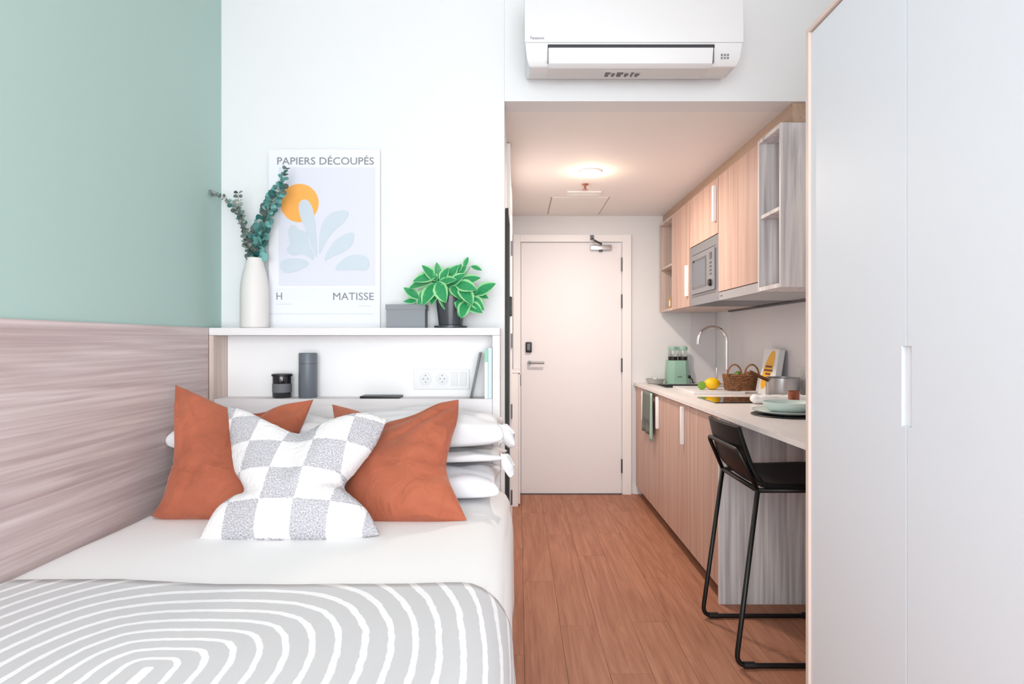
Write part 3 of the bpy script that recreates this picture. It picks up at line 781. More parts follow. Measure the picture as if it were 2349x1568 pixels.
# checked boucle cushion
def check_mat():
    m = bpy.data.materials.new('checked_boucle'); m.use_nodes = True; nt = m.node_tree; b = nt.nodes['Principled BSDF']; L = nt.links.new
    uv = nt.nodes.new('ShaderNodeUVMap'); uv.uv_map = 'UVMap'
    n = nt.nodes.new('ShaderNodeTexNoise'); n.inputs['Scale'].default_value = 18; n.inputs['Detail'].default_value = 4; L(uv.outputs[0], n.inputs['Vector'])
    mm = nt.nodes.new('ShaderNodeVectorMath'); mm.operation = 'MULTIPLY_ADD'; mm.inputs[1].default_value = (.10, .10, 0); L(n.outputs['Color'], mm.inputs[0]); L(uv.outputs[0], mm.inputs[2])
    ck = nt.nodes.new('ShaderNodeTexChecker'); ck.inputs['Scale'].default_value = 1.0; L(mm.outputs[0], ck.inputs['Vector'])
    ck.inputs['Color1'].default_value = (1, 1, 1, 1); ck.inputs['Color2'].default_value = (0, 0, 0, 1)
    n2 = nt.nodes.new('ShaderNodeTexNoise'); n2.inputs['Scale'].default_value = 26; n2.inputs['Detail'].default_value = 3; L(uv.outputs[0], n2.inputs['Vector'])
    r = nt.nodes.new('ShaderNodeValToRGB'); L(n2.outputs['Fac'], r.inputs[0]); r.color_ramp.elements[0].position = .36; r.color_ramp.elements[1].position = .62
    r.color_ramp.elements[0].color = (*lin((162, 160, 166)), 1); r.color_ramp.elements[1].color = (*lin((216, 214, 218)), 1)
    mx = nt.nodes.new('ShaderNodeMix'); mx.data_type = 'RGBA'; L(ck.outputs['Fac'], mx.inputs[0]); mx.inputs[7].default_value = (*lin((236, 233, 233)), 1); L(r.outputs[0], mx.inputs[6])
    L(mx.outputs[2], b.inputs['Base Color']); b.inputs['Roughness'].default_value = .95
    n3 = nt.nodes.new('ShaderNodeTexNoise'); n3.inputs['Scale'].default_value = 22; n3.inputs['Detail'].default_value = 2; L(uv.outputs[0], n3.inputs['Vector'])
    bp = nt.nodes.new('ShaderNodeBump'); bp.inputs['Strength'].default_value = .7; bp.inputs['Distance'].default_value = .004
    L(n3.outputs['Fac'], bp.inputs['Height']); L(bp.outputs[0], b.inputs['Normal'])
    return m
CKP = P(653, 1105, 1.80)
def ckuv(p, ux, vy):
    d = p-CKP; y = d.z*.81+d.y*.59
    return ((d.x-.07*y)/.100+10.5+CKX, y/.098+10.5+CKY)
CKX, CKY = 0, 0
cushion('checked_cushion',
        [P(521, 930, 2.03), P(570, 945, 2.00), P(630, 975, 1.97), P(690, 994, 1.96), P(760, 965, 1.98), P(830, 948, 2.01), P(888, 962, 2.03)],
        [P(872, 1226, 1.79), P(842, 1170, 1.83), P(790, 1118, 1.88), P(820, 1075, 1.92), P(862, 1020, 1.97), P(888, 962, 2.03)],
        [P(457, 1236, 1.77), P(520, 1239, 1.765), P(600, 1240, 1.76), P(700, 1239, 1.765), P(790, 1238, 1.775), P(872, 1226, 1.79)],
        [P(457, 1236, 1.77), P(500, 1170, 1.82), P(560, 1128, 1.87), P(540, 1080, 1.91), P(530, 1010, 1.97), P(521, 930, 2.03)],
        .085, .05, check_mat(), 'grey and white checked fluffy cushion in front of the rust ones', 'cushion', seed=8, N=90, rough=.004, uvf=ckuv, wr=.008,
        creases=[(1, .4, .75, .42, .05, .03), (0, .4, .25, .38, .05, .02), (.5, 1, .5, .7, .1, .02), (.05, .4, .3, .2, .04, .010)])

# ---------------------------------------------------------------- air conditioner
XA0, XA1 = .022, .868
t = thing('air_conditioner', 'white wall mounted air conditioner above the corridor opening', 'air conditioner', ((XA0+XA1)/2, YB, 2.29))
prof = [(YB-.001, 2.345), (YB-.001, 2.60), (2.40, 2.60), (2.366, 2.56), (2.358, 2.45), (2.360, 2.382), (2.368, 2.325), (2.385, 2.303), (2.42, 2.304), (2.50, 2.312)]
bm = prism(prof, 'x', XA0, XA1)
for v in bm.verts:
    k = max(0, (2.40-v.co.z)/.1); k2 = max(0, (2.315-v.co.z)/.02)
    v.co.x += (.012*k+.035*min(1, k2)*(1 if v.co.y > 2.40 else .3))*(1 if v.co.x < .4 else -1)
obj('body', bm, M['plastic'], t, bevel=.006, smooth=True)
fp = prism([(2.398, 2.603), (2.362, 2.565), (2.352, 2.45), (2.354, 2.386), (2.362, 2.386), (2.36, 2.45), (2.37, 2.56), (2.404, 2.598)], 'x', XA0+.001, XA1-.001)
obj('front_panel', fp, M['plastic'], t, bevel=.002, smooth=True)
obj('air_slot', box(.112, .756, 2.3555, 2.366, 2.366, 2.378), M['yscreen'], t)
fl_ = prism([(2.352, 2.364), (2.356, 2.364), (2.372, 2.310), (2.388, 2.3025), (2.385, 2.297), (2.362, 2.308)], 'x', .116, .750)
obj('louvre_flap', fl_, M['plastic'], t, bevel=.001, smooth=True)
obj('louvre_under', prism([(2.39, 2.2985), (2.39, 2.3025), (2.50, 2.3115), (2.50, 2.3075)], 'x', .116, .750), M['plasticg'], t)
for x in (.111, .7525): obj('seam', box(x, x+.002, 2.3560, 2.372, 2.31, 2.364), M['greyink'], t)
text('Panasonic', .045, .098, 2.396, 2.407, 2.3525, M['greyink'], t)
lb = obj('sticker', prism([(2.41, 2.299), (2.41, 2.3002), (2.48, 2.3058), (2.48, 2.3046)], 'x', .34, .49), M['plasticg'], t)
bm = bmesh.new()
for k, (x, w_) in enumerate(((.345, .02), (.372, .012), (.392, .024), (.424, .014), (.448, .010), (.466, .016))):
    box(x, x+w_, 2.425+.01*(k % 2), 2.44+.01*(k % 2), 2.2985, 2.3045, bm); box(x, x+w_*.7, 2.45, 2.462, 2.2985, 2.3045, bm)
obj('pictogram', bm, M['midink'], lb)
for i in range(3):
    for j in range(2): obj('indicator', box(.782+.012*i, .788+.012*i, 2.356, 2.3605, 2.325+.012*j, 2.330+.012*j), M['greyink'], t)

# ---------------------------------------------------------------- kitchen: base cabinets
FX = .945
def handle(y, z0, z1, par, x=FX, m='handle', wd=.026, ln=None):
    return obj('handle', box(x-.020, x-.0005, y-wd/2, y+wd/2, z0, z1), M[m], par, bevel=.003, smooth=True)
def base_unit(y0, y1, hy, label, endpanel=False):
    t = thing('base_cabinet', label, 'cabinet', (1.25, (y0+y1)/2, 0), 'kitchen base cabinets')
    obj('body', box(FX+.020, 1.58, y0+.001, y1-.001, .07, .878), M['woodl'], t)
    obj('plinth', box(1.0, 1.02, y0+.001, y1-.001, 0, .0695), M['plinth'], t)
    d = obj('door', box(FX, FX+.018, y0+.0025, y1-.0025, .074, .872), M['wood'], t, bevel=.001)
    if hy: handle(hy, .645, .86, d)
    if endpanel: obj('end_panel', box(.940, 1.598, y0-.019, y0, .0, .878), M['wood_daylit'], t, bevel=.001)
    return t
base_unit(4.55, 4.915, 4.60, 'narrow oak base cabinet beside entrance wall, white handle')
base_unit(4.085, 4.545, 4.125, 'oak base cabinet with the sage towel hanging on it')
base_unit(3.372, 4.08, 3.495, 'wide oak base cabinet in middle of the run, white handle')
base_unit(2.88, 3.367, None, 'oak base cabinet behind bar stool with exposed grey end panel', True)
# worktop with sink hole
bm = box(.930, 1.599, 1.89, 4.38, .880, .90); box(.930, 1.06, 4.38, 4.74, .880, .90, bm)
box(1.44, 1.599, 4.38, 4.74, .880, .90, bm); box(.930, 1.599, 4.74, 4.949, .880, .90, bm)
o = obj('worktop', bm, M['stone']); tag(o, 'long pale stone kitchen worktop reaching past the cabinets', 'worktop')
t = thing('sink', 'stainless steel sink set in far end of the worktop', 'sink', (1.25, 4.56, .78))
bm = box(1.045, 1.061, 4.365, 4.755, .9002, .903); box(1.439, 1.455, 4.365, 4.755, .9002, .903, bm)
box(1.061, 1.439, 4.365, 4.381, .9002, .903, bm); box(1.061, 1.439, 4.739, 4.755, .9002, .903, bm)
obj('rim', bm, M['steel'], t)
bm = box(1.061, 1.065, 4.381, 4.739, .8795, .900); box(1.435, 1.439, 4.381, 4.739, .8795, .900, bm)
box(1.065, 1.435, 4.381, 4.385, .8795, .900, bm); box(1.065, 1.435, 4.735, 4.739, .8795, .900, bm); box(1.065, 1.435, 4.385, 4.735, .879, .8805, bm)
obj('basin', bm, M['dsteel'], t)
obj('drain', lathe([(.035, .881), (.03, .883)], (1.25, 4.56, 0), n=24), M['steel'], t)
# splashback
struct('trim_2', box(XR-.006, XR-.0005, 1.9, 4.60, .901, 1.466), M['splash'])
struct('trim_3', box(1.392, 1.594, YD-.006, YD-.0005, .901, 1.466), M['splash'])
# tap
t = thing('tap', 'chrome swan neck kitchen tap behind the basket', 'tap', (1.462, 4.29, .90))
bx_, by_ = 1.462, 4.29
obj('base', lathe([(.026, .9002), (.026, .935), (.02, .94)], (bx_, by_, 0), n=24), M['chrome'], t, smooth=True)
arc = [V((bx_, by_, .94)), V((bx_, by_, 1.23))]+[V((bx_-.1+.1*math.cos(a), by_, 1.235+.1*math.sin(a))) for a in [PI*k/14 for k in range(15)]]+[V((bx_-.201, by_, 1.215))]
obj('spout', tube(arc, .0125, n=16), M['chrome'], t, smooth=True)
bm = tube([(bx_, by_, .925), (bx_-.075, by_-.01, .935)], .012, n=12); tube([(bx_-.072, by_-.01, .93), (bx_-.074, by_-.01, 1.05)], .006, bm)
obj('lever', bm, M['chrome'], t, smooth=True)
# towel
t = thing('tea_towel', 'sage green towel hanging over the cabinet door beside the sink', 'towel', (.93, 4.36, .57))
def hang(y0, y1, z0, z1, x, m, name, ph):
    bm = bmesh.new(); n = 16; R = []
    for i in range(n+1):
        row = []
        for j in range(11):
            y = y0+(y1-y0)*i/n; v = j/10; z = z0+(z1-z0)*v
            row.append(bm.verts.new((x-.006*math.sin(i*.9+ph)*(1-.6*v)-.004, y+(.012*(1-v) if i > n/2 else -.006*(1-v)), z)))
        R.append(row)
    for a, b in zip(R, R[1:]):
        for j in range(10): bm.faces.new((a[j], b[j], b[j+1], a[j+1]))
    o = obj(name, bm, m, t, smooth='all'); s = o.modifiers.new('thickness', 'SOLIDIFY'); s.thickness = .004; return o
hang(4.22, 4.52, .575, .876, .928, M['towel'], 'cloth', 0)
hang(4.19, 4.235, .545, .876, .922, M['towelp'], 'folded_edge', 1)
for z in (.66, .675): obj('stripe', box(.912, .916, 4.25, 4.50, z, z+.006), M['midink'], t)

# hob
t = thing('hob', 'black glass hob in the middle of the worktop', 'hob', (1.3, 3.44, .90))
obj('glass', box(1.055, 1.545, 3.28, 3.61, .9003, .906), M['glassblack'], t, bevel=.001)
for yy in (3.36, 3.52):
    for xx in (1.2,): obj('cooking_zone', lathe([(.058, .9062), (.060, .9062), (.060, .9065), (.058, .9065)], (xx, yy, 0), n=32, caps=False), M['midink'], t)

# board, lemon, lime
t = thing('chopping_board', 'white rectangular chopping board under the lemon', 'board', (1.25, 4.1, .904))
obj('board', box(1.10, 1.425, 3.84, 4.36, .9003, .917), M['plastic'], t, bevel=.003, smooth=True)
obj('groove', box(1.115, 1.41, 3.853, 3.857, .9172, .9176), M['greyink'], t)
t = thing('lemon', 'whole yellow lemon on the chopping board', 'lemon', (1.268, 4.0, .918))
obj('fruit', lathe([(.003, -.056), (.010, -.052), (.024, -.042), (.036, -.02), (.039, 0), (.036, .02), (.024, .040), (.010, .050), (.004, .056)], (1.268, 4.0, .9575), axis='x', n=28), M['lemon'], t, smooth='all')
obj('stalk_end', lathe([(.004, .055), (.002, .058)], (1.268, 4.0, .9575), axis='x', n=8), M['lime'], t)
t = thing('lime_half', 'cut lime half left of the lemon', 'lime', (1.20, 3.99, .918))
obj('rind', lathe([(.003, .034), (.014, .030), (.023, .018), (.027, 0)], (1.196, 3.985, .9455), axis='y', n=24), M['lime'], t, smooth=True)
obj('flesh', lathe([(.026, -.0005), (.024, -.0015)], (1.196, 3.985, .9455), axis='y', n=24), M['limef'], t)
# basket
def basket():
    cx, cy, z0 = 1.432, 3.95, .9178; hw, hd, h = .098, .062, .105
    t = thing('wicker_basket', 'brown wicker basket with two handles on the worktop', 'basket', (cx, cy, z0))
    bm = bmesh.new(); n = 44
    for k in range(9):
        z = z0+.006+k*.0115; f = 1+.12*(k/8-.5)*1.2; pts = []
        for i in range(n):
            a = 2*PI*i/n; sx = abs(math.cos(a))**.55*math.copysign(1, math.cos(a)); sy = abs(math.sin(a))**.55*math.copysign(1, math.sin(a))
            o = .004*(1 if (i+k) % 2 else -1)
            pts.append(V((cx+(hw*f-.006+o)*sx, cy+(hd*f-.006+o)*sy, z)))
        tube(pts, .0065, bm, n=6, closed=True)
    obj('weave', bm, M['wicker'], t, smooth='all')
    obj('bottom', box(cx-.075, cx+.075, cy-.042, cy+.042, z0, z0+.006), M['wicker'], t)
    for s in (-1, 1):
        pts = [V((cx+s*.084-s*.075*math.sin(0), cy-.05, z0+.1))]
        hp = []
        for k in range(13):
            a = PI*k/12; hp.append(V((cx+s*(.055+.045*math.cos(a)*-1), cy-.055, z0+.1+.068*math.sin(a))))
        obj('handle', tube(hp, .0055, n=8), M['wicker'], t, smooth='all')
    # limes inside
    for (x, y, z, l) in ((cx-.015, cy-.01, z0+.098, 'green lime at the middle of the wicker basket'), (cx+.05, cy+.005, z0+.095, 'brownish green fruit right in the wicker basket')):
        o = obj('lime', lathe([(.002, -.028), (.014, -.023), (.025, -.010), (.027, 0), (.025, .010), (.014, .023), (.002, .028)], (x, y, z), axis='x', n=20), M['lime'] if x < cx else M['wicker'], smooth='all')
        tag(o, l, 'fruit', 'fruit in the wicker basket')
        f = obj('stalk_end', lathe([(.003, .0275), (.001, .031)], (x, y, z), axis='x', n=8), M['stem'], o)
basket()
# cookbook leaning on the wall
t = thing('cookbook', 'white cookbook with orange oval cover leaning on kitchen wall', 'book', (1.52, 3.72, .9))
def lean(bm):
    bmesh.ops.rotate(bm, verts=bm.verts, cent=(1.505, 0, .901), matrix=Matrix.Rotation(.155, 3, 'Y')); return bm
obj('cover', lean(box(1.500, 1.536, 3.615, 3.835, .907, 1.19)), M['plastic'], t, bevel=.001)
obj('pages', lean(box(1.503, 1.533, 3.6135, 3.615, .912, 1.187)), M['paper'], t)
bm = bmesh.new(); ov = [(3.735+.060*math.cos(2*PI*i/36)-.045*math.sin(2*PI*i/36), 1.06+.120*math.sin(2*PI*i/36)) for i in range(36)]
obj('cover_picture', lean(prism(ov, 'x', 1.4985, 1.4998)), M['bookor'], t)
bm = bmesh.new()
for k, (a, b, z) in enumerate(((3.68, 3.77, 1.075), (3.665, 3.785, 1.052), (3.69, 3.76, 1.03))): box(1.4972, 1.4984, a, b, z, z+.012, bm)
obj('title_mark', lean(bm), M['hwood'], t)
# saucepan
t = thing('saucepan', 'small steel saucepan with dark wooden handle on the hob', 'pan', (1.478, 3.42, .9065))
c = (1.478, 3.42, 0)
obj('body', lathe([(.080, .9068), (.086, .912), (.088, .925), (.088, 1.03), (.091, 1.033), (.085, 1.033), (.084, .925), (.03, .92), (.001, .92)], c, n=40, caps=False), M['steel'], t, smooth=True)
obj('handle', tube([(1.395, 3.41, 1.016), (1.36, 3.405, 1.03), (1.285, 3.395, 1.066)], .0095, n=10), M['hwood'], t, smooth=True)
# rolled white cloth
bm = tube([V((1.235+.325*k/20, 3.245+.004*math.sin(k*.9), .9265+.002*math.sin(k*1.7))) for k in range(21)], .0235, n=16, rad=[(.012 if k in (0,) else .0235+.0015*math.sin(k*2.1)) for k in range(21)])
o = obj('rolled_cloth', bm, M['sheet'], smooth='all'); tag(o, 'rolled white cloth lying along worktop before the saucepan', 'cloth')
# plates
c = (1.215, 2.755, 0)
t = thing('placemat', 'black round mat under the mint plates near the bar stool', 'placemat', (c[0], c[1], .9))
obj('mat', lathe([(.157, .9003), (.158, .903), (.156, .9055)], c, n=56), M['blackp'], t, smooth=True)
obj('stitched_rim', lathe([(.150, .9056), (.1515, .9062), (.153, .9056)], c, n=56, caps=False), M['yscreen'], t, smooth=True)
t = thing('dinner_plate', 'wide pale mint plate under the mint bowl', 'plate', (c[0], c[1], .906))
obj('plate', lathe([(.09, .9063), (.10, .908), (.150, .921), (.1525, .924), (.149, .925), (.105, .915), (.0, .913)][:-1]+[(.02, .913)], c, n=56), M['mintb'], t, smooth=True)
obj('rim_glaze', lathe([(.1490, .9252), (.1512, .9264), (.1528, .9248)], c, n=56, caps=False), M['grey'], t, smooth=True)
t = thing('bowl', 'mint stoneware bowl stacked on the mint plate', 'bowl', (c[0], c[1], .916))
obj('bowl', lathe([(.06, .9155), (.068, .917), (.094, .930), (.104, .945), (.107, .960), (.104, .961), (.099, .947), (.085, .934), (.02, .928)], c, n=56), M['mintb'], t, smooth=True)
obj('foot', lathe([(.058, .9135), (.058, .9154)], c, n=40), M['mintb'], t)
# amber tumbler
c = (1.352, 3.0, 0)
t = thing('tumbler', 'small amber glass tumbler behind the mint bowl', 'glass', (c[0], c[1], .9))
obj('cup', lathe([(.022, .9003), (.024, .904), (.028, .99), (.0265, .99), (.023, .91), (.005, .908)], c, n=28), M['copper'], t, smooth=True)
obj('base', lathe([(.0285, .9003), (.0285, .905), (.025, .908)], c, n=28, caps=False), M['brown'], t, smooth=True)
# wall sockets over worktop
t = thing('wall_socket', 'white socket on the kitchen splashback near the wardrobe', 'socket', (XR-.007, 3.42, .96))
obj('plate', box(XR-.013, XR-.0065, 3.34, 3.49, .965, 1.085), M['plastic'], t, bevel=.002)
for z in (.995, 1.055): obj('socket', lathe([(.022, -.016), (.022, -.013)], (XR, 3.415, z), axis='x', n=24), M['plasticg'], t)
# mint appliance (twin jars)
cx, cy = 1.265, 4.855
t = thing('mint_blender', 'mint green countertop appliance with two glass jars by entrance wall', 'appliance', (cx, cy, .9))
def hexp(w0, d): return [(cx-w0, cy-d*.4), (cx-w0*.55, cy-d), (cx+w0*.55, cy-d), (cx+w0, cy-d*.4), (cx+w0, cy+d), (cx-w0, cy+d)]
bm = prism(hexp(.090, .07), 'z', .9003, 1.085)
for v in bm.verts:
    if v.co.z > 1: v.co.x = cx+(v.co.x-cx)*.86
obj('body', bm, M['mint'], t, bevel=.004, smooth=True)
obj('badge', box(cx-.02, cx+.015, cy-.0725, cy-.070, .955, .961), M['midink'], t)
obj('knob', lathe([(.013, .0), (.011, .016)], (cx+.074, cy-.04, .955), axis='x', n=16), M['blackp'], t)
for s in (-1, 1):
    j = obj('jar', lathe([(.034, 1.115), (.036, 1.12), (.033, 1.165)], (cx+s*.040, cy, 0), n=24), M['glass'], t, smooth=True)
    obj('collar', lathe([(.035, 1.0855), (.036, 1.114)], (cx+s*.040, cy, 0), n=24), M['blackp'], j, smooth=True)
    obj('lid', lathe([(.035, 1.1655), (.036, 1.17), (.036, 1.19), (.033, 1.194)], (cx+s*.040, cy, 0), n=24), M['mint'], j, smooth=True)
obj('power_cord', tube(smoothpath([V((cx+.085, cy+.02, .95)), V((cx+.115, cy+.0, .94)), V((cx+.12, cy, .906)), V((cx+.14, cy+.03, .904))], 2), .004, n=8), M['blackp'], t, smooth=True)
c = (1.082, 4.84, 0)
t = thing('grey_dish', 'small grey dish at the far end of the worktop', 'dish', (c[0], c[1], .9))
obj('dish', lathe([(.052, .9003), (.060, .904), (.073, .935), (.075, .939), (.070, .939), (.058, .91), (.01, .908)], c, n=36), M['grey'], t, smooth=True)
obj('tealight', lathe([(.017, .909), (.017, .948), (.012, .95)], (c[0]+.0, c[1], 0), n=20), M['trim'], t, smooth=True)

# ---------------------------------------------------------------- upper cabinets
UX = 1.13; UB = 1.598; ZU0, ZU1 = 1.465, 2.167
def openbox(t, x0, y0, y1, z0, z1, shelf, m):
    obj('side_panel', box(x0, UB, y0, y0+.016, z0, z1), m, t, bevel=.0008)
    obj('side_panel', box(x0, UB, y1-.016, y1, z0, z1), m, t, bevel=.0008)
    obj('bottom_panel', box(x0, UB, y0+.016, y1-.016, z0, z0+.018), m, t)
    obj('top_panel', box(x0, UB, y0+.016, y1-.016, z1-.018, z1), m, t)
    obj('back_panel', box(UB-.008, UB, y0+.016, y1-.016, z0+.018, z1-.018), m, t)
    obj('shelf', box(x0+.006, UB-.008, y0+.016, y1-.016, shelf-.016, shelf), m, t)
t = thing('wall_shelf_unit', 'narrow open oak wall shelf at the entrance end holding bottles', 'shelf', (1.36, 4.7, ZU0), 'kitchen wall cabinets')
openbox(t, UX, 4.49, 4.90, ZU0, ZU1, 1.815, M['woodl'])
t = thing('wall_shelf_unit', 'open oak wall shelf nearest the camera above the worktop', 'shelf', (1.36, 2.74, ZU0), 'kitchen wall cabinets')
openbox(t, 1.118, 2.605, 2.855, ZU0, ZU1, 1.815, M['wood_daylit'])
def uppercab(y0, y1, z0, zb, hy, hz0, hz1, label):
    t = thing('wall_cabinet', label, 'cabinet', (1.36, (y0+y1)/2, zb), 'kitchen wall cabinets')
    obj('body', box(UX+.020, UB, y0+.001, y1-.001, z0, ZU1), M['woodl'], t)
    d = obj('door', box(UX, UX+.018, y0+.0025, y1-.0025, z0+.001, ZU1-.001), M['wood'], t, bevel=.001)
    if hy: handle(hy, hz0, hz1, d, UX, wd=.03)
    return t
uppercab(4.045, 4.485, ZU0, ZU0, 4.075, 1.535, 1.74, 'tall oak wall cabinet left of the microwave')
uppercab(3.46, 4.04, 1.848, 1.848, 3.50, 1.92, 2.125, 'short oak wall cabinet above the microwave')
uppercab(2.86, 3.455, 1.513, 1.513, None, 0, 0, 'tall oak wall cabinet above the hood')
o = obj('cabinet_filler', box(1.168, UB, 2.605, 4.945, ZU1+.001, ZS-.001), M['woodd']); tag(o, 'darker oak filler strip between wall cabinets and ceiling', 'filler')
# microwave
t = thing('microwave', 'built in stainless steel microwave under short wall cabinet', 'microwave', (1.36, 3.75, ZU0))
y0, y1 = 3.462, 4.038; mx_ = UX+.004
obj('body', box(mx_+.012, 1.55, y0, y1, ZU0, 1.846), M['dsteel'], t)
obj('trim_frame', box(mx_, mx_+.0115, y0, y1, ZU0, 1.846), M['mwsteel'], t, bevel=.002)
obj('door', box(mx_-.012, mx_-.0005, y0+.17, y1-.055, 1.535, 1.775), M['mwsteel'], t, bevel=.002)
bm = box(mx_-.0135, mx_-.0125, y0+.195, y1-.085, 1.565, 1.58); box(mx_-.0135, mx_-.0125, y0+.195, y1-.085, 1.735, 1.75, bm)
box(mx_-.0135, mx_-.0125, y0+.195, y0+.21, 1.58, 1.735, bm); box(mx_-.0135, mx_-.0125, y1-.11, y1-.085, 1.58, 1.735, bm)
obj('window_surround', bm, M['glassblack'], t)
obj('window', box(mx_-.0132, mx_-.0125, y0+.21, y1-.11, 1.58, 1.735), M['greytin'], t)
cp = obj('control_panel', box(mx_-.012, mx_-.0005, y0+.05, y0+.165, 1.535, 1.775), M['mwsteel'], t, bevel=.002)
obj('display', box(mx_-.0135, mx_-.0122, y0+.085, y0+.13, 1.715, 1.755), M['glassblack'], cp)
for k in range(4): obj('button', box(mx_-.0135, mx_-.0122, y0+.09, y0+.125, 1.690-.022*k, 1.700-.022*k), M['dsteel'], cp)
obj('knob', lathe([(.019, -.026), (.021, -.0122)], (mx_, y0+.107, 1.578), axis='x', n=24), M['blackp'], cp, smooth=True)
bm = box(mx_-.001, mx_, y0+.05, y1-.05, 1.788, 1.791); box(mx_-.001, mx_, y0+.05, y1-.05, 1.518, 1.521, bm)
obj('vent_line', bm, M['blackp'], t)
# hood
t = thing('cooker_hood', 'slim steel pull out cooker hood under the tall wall cabinet', 'hood', (1.35, 3.15, 1.455))
obj('front_strip', box(UX+.004, UX+.022, 2.862, 3.455, ZU0, 1.511), M['steel'], t, bevel=.001)
obj('underside', box(UX+.023, 1.56, 2.862, 3.455, ZU0, 1.505), M['steel'], t)
obj('badge', box(UX+.003, UX+.0039, 3.40, 3.43, 1.484, 1.492), M['midink'], t)
o = obj('dark_strip', box(1.56, 1.592, 3.10, 4.55, ZU0-.012, ZU0-.0005), M['dsteel']); tag(o, 'thin dark strip under the wall cabinets along the wall', 'strip')  # thin dark strip where the cabinet undersides meet the wall
# things in the far open shelf
def bottle(x, y, z, r, h, m, name, label, cap=M['blackp']):
    t = thing(name, label, 'bottle', (x, y, z), 'bottles in the far open shelf')
    obj('glass_body', lathe([(r*.95, z), (r, z+.004), (r, z+h*.6), (r*.4, z+h*.78), (r*.35, z+h*.93)], (x, y, 0), n=24), m, t, smooth=True)
    obj('cap', lathe([(r*.42, z+h*.931), (r*.42, z+h)], (x, y, 0), n=16), cap, t)
bottle(1.22, 4.56, 1.8155, .030, .15, M['brown'], 'brown_bottle', 'brown glass bottle on the upper level of far open shelf')
bottle(1.22, 4.565, ZU0+.0185, .030, .21, M['brown'], 'brown_bottle', 'taller brown bottle on lower level of far open shelf', M['copper'])
t = thing('yellow_carton', 'small ochre yellow carton on lower level of far open shelf', 'carton', (1.17, 4.62, ZU0+.0185))
obj('carton', box(1.145, 1.185, 4.60, 4.66, ZU0+.0185, ZU0+.10), M['yellow'], t, bevel=.002); obj('label', box(1.1442, 1.145, 4.61, 4.65, ZU0+.035, ZU0+.08), M['paper'], t)

# ---------------------------------------------------------------- wardrobe
WX = .887
t = thing('wardrobe', 'tall white wardrobe with wood edges filling the right side', 'wardrobe', (1.24, .8, 0))
obj('side_panel', box(.879, 1.58, 1.852, 1.870, 0, 2.17), M['edge'], t, bevel=.001)
obj('side_panel', box(.879, 1.58, -.07, -.052, 0, 2.17), M['edge'], t, bevel=.001)
obj('top_panel', box(.879, 1.58, -.07, 1.870, 2.1705, 2.183), M['edge'], t, bevel=.001)
obj('carcass', box(.92, 1.58, -.05, 1.850, .0, 2.169), M['woodl'], t)
hz0, hz1 = 1.036, 1.221
S1 = 1.396
def wdoor(y0, y1, notch):
    # notch: 'lo' cut at y0 side, 'hi' cut at y1 side
    n = .0165
    if notch == 'lo': poly = [(y0, .01), (y1, .01), (y1, 2.165), (y0, 2.165), (y0, hz1), (y0+n, hz1), (y0+n, hz0), (y0, hz0)]
    else: poly = [(y0, .01), (y1, .01), (y1, hz0), (y1-n, hz0), (y1-n, hz1), (y1, hz1), (y1, 2.165), (y0, 2.165)]
    return obj('door', prism(poly, 'x', WX, WX+.020), M['bluewh'], t, bevel=.001)
d1 = wdoor(S1+.0015, 1.851, 'lo'); d2_ = wdoor(.924, S1-.0015, 'hi'); wdoor(.4435, .921, 'lo'); wdoor(-.051, .4405, 'hi')
obj('recessed_handle', box(WX+.012, WX+.030, S1-.0178, S1+.0178, hz0-.001, hz1+.001), M['handle'], t, bevel=.001)

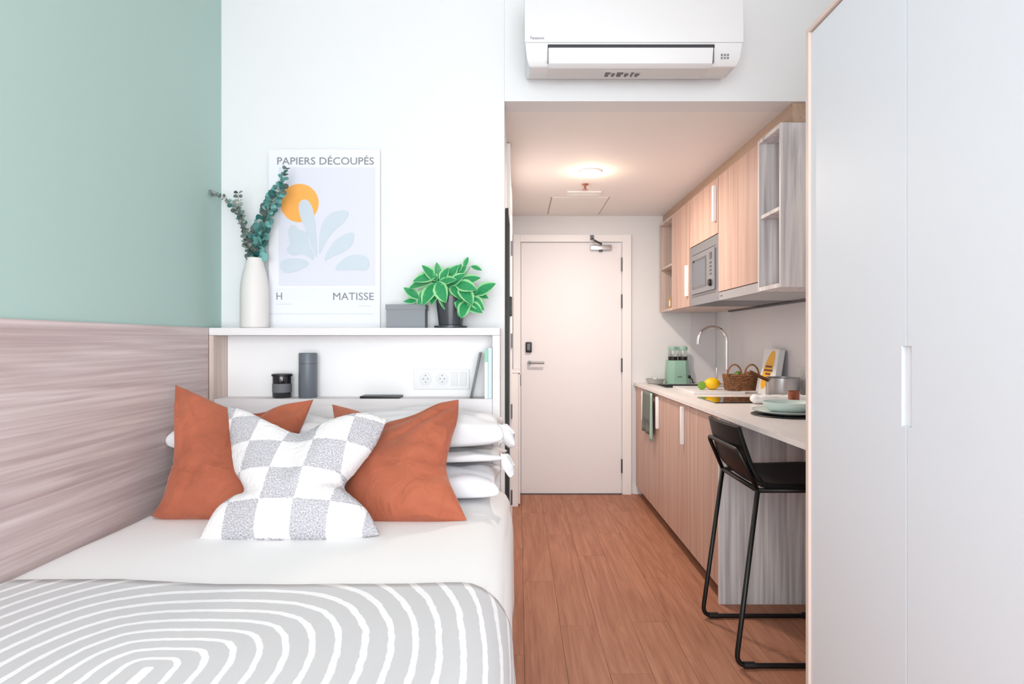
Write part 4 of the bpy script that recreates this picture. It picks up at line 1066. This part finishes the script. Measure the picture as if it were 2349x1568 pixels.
# ---------------------------------------------------------------- bar stool
t = thing('bar_stool', 'black leather bar stool with sled frame at the worktop overhang', 'stool', (1.05, 2.51, 0))
yn, yf = 2.30, 2.72
for y in (yn, yf):
    q = .012 if y == yn else -.012
    pts = [V((.905, y+q, .67)), V((.818, y, .011)), V((1.37, y, .011)), V((1.30, y+q, .67))]
    obj('leg_loop', tube(fillet(pts, .05, 6), .0095, n=12), M['black'], t, smooth='all')
    for x in (.868, 1.285): obj('foot_glide', lathe([(.013, -.02), (.013, .02)], (x, y, .0132), axis='x', n=14), M['blackp'], t, smooth=True)
bm = tube(fillet([V((.905, yn+.012, .668)), V((.905, yf-.012, .668))], .02), .0095, n=10); tube([V((1.30, yn+.012, .668)), V((1.30, yf-.012, .668))], .0095, bm, n=10)
tube([V((.905, yn+.012, .668)), V((1.30, yn+.012, .668))], .0095, bm, n=10); tube([V((.905, yf-.012, .668)), V((1.30, yf-.012, .668))], .0095, bm, n=10)
obj('seat_frame', bm, M['black'], t, smooth='all')
obj('back_frame', tube(fillet([V((.905, yn+.012, .668)), V((.836, yn+.03, .818)), V((.836, yf-.03, .818)), V((.905, yf-.012, .668))], .03, 6), .0085, n=10), M['black'], t, smooth='all')
tube_f = tube([V((1.345, yn, .22)), V((1.345, yf, .22))], .0085, n=10); obj('foot_rail', tube_f, M['black'], t, smooth='all')
def shell(pr, taper, name, thick):
    bm = bmesh.new(); rows = []
    pp = smoothpath([V((x, 0, z)) for x, z in pr], 2)
    for p in pp:
        k = taper(p); row = []
        for j in range(13):
            u = j/12*2-1; y = (yn+yf)/2+u*((yf-yn)/2-.002)*k
            bow = -.018*(1-u*u) if p.z > .72 else 0; sag = -.010*(1-u*u) if p.z <= .72 else 0
            row.append(bm.verts.new((p.x+bow, y, p.z+sag)))
        rows.append(row)
    for a, b in zip(rows, rows[1:]):
        for j in range(12): bm.faces.new((a[j], a[j+1], b[j+1], b[j]))
    bmesh.ops.recalc_face_normals(bm, faces=bm.faces)
    o = obj(name, bm, M['leather'], t, smooth='all'); s = o.modifiers.new('thickness', 'SOLIDIFY'); s.thickness = thick; s.offset = 0
    b = o.modifiers.new('soft_edge', 'BEVEL'); b.width = .005; b.segments = 3
    return o
shell([(.842, .905), (.862, .83), (.884, .755), (.915, .70), (.94, .688)], lambda p: 1-.16*max(0, (p.z-.72)/.19), 'backrest', .016)
shell([(.925, .690), (.98, .684), (1.1, .684), (1.27, .690), (1.32, .684)], lambda p: 1, 'seat', .020)
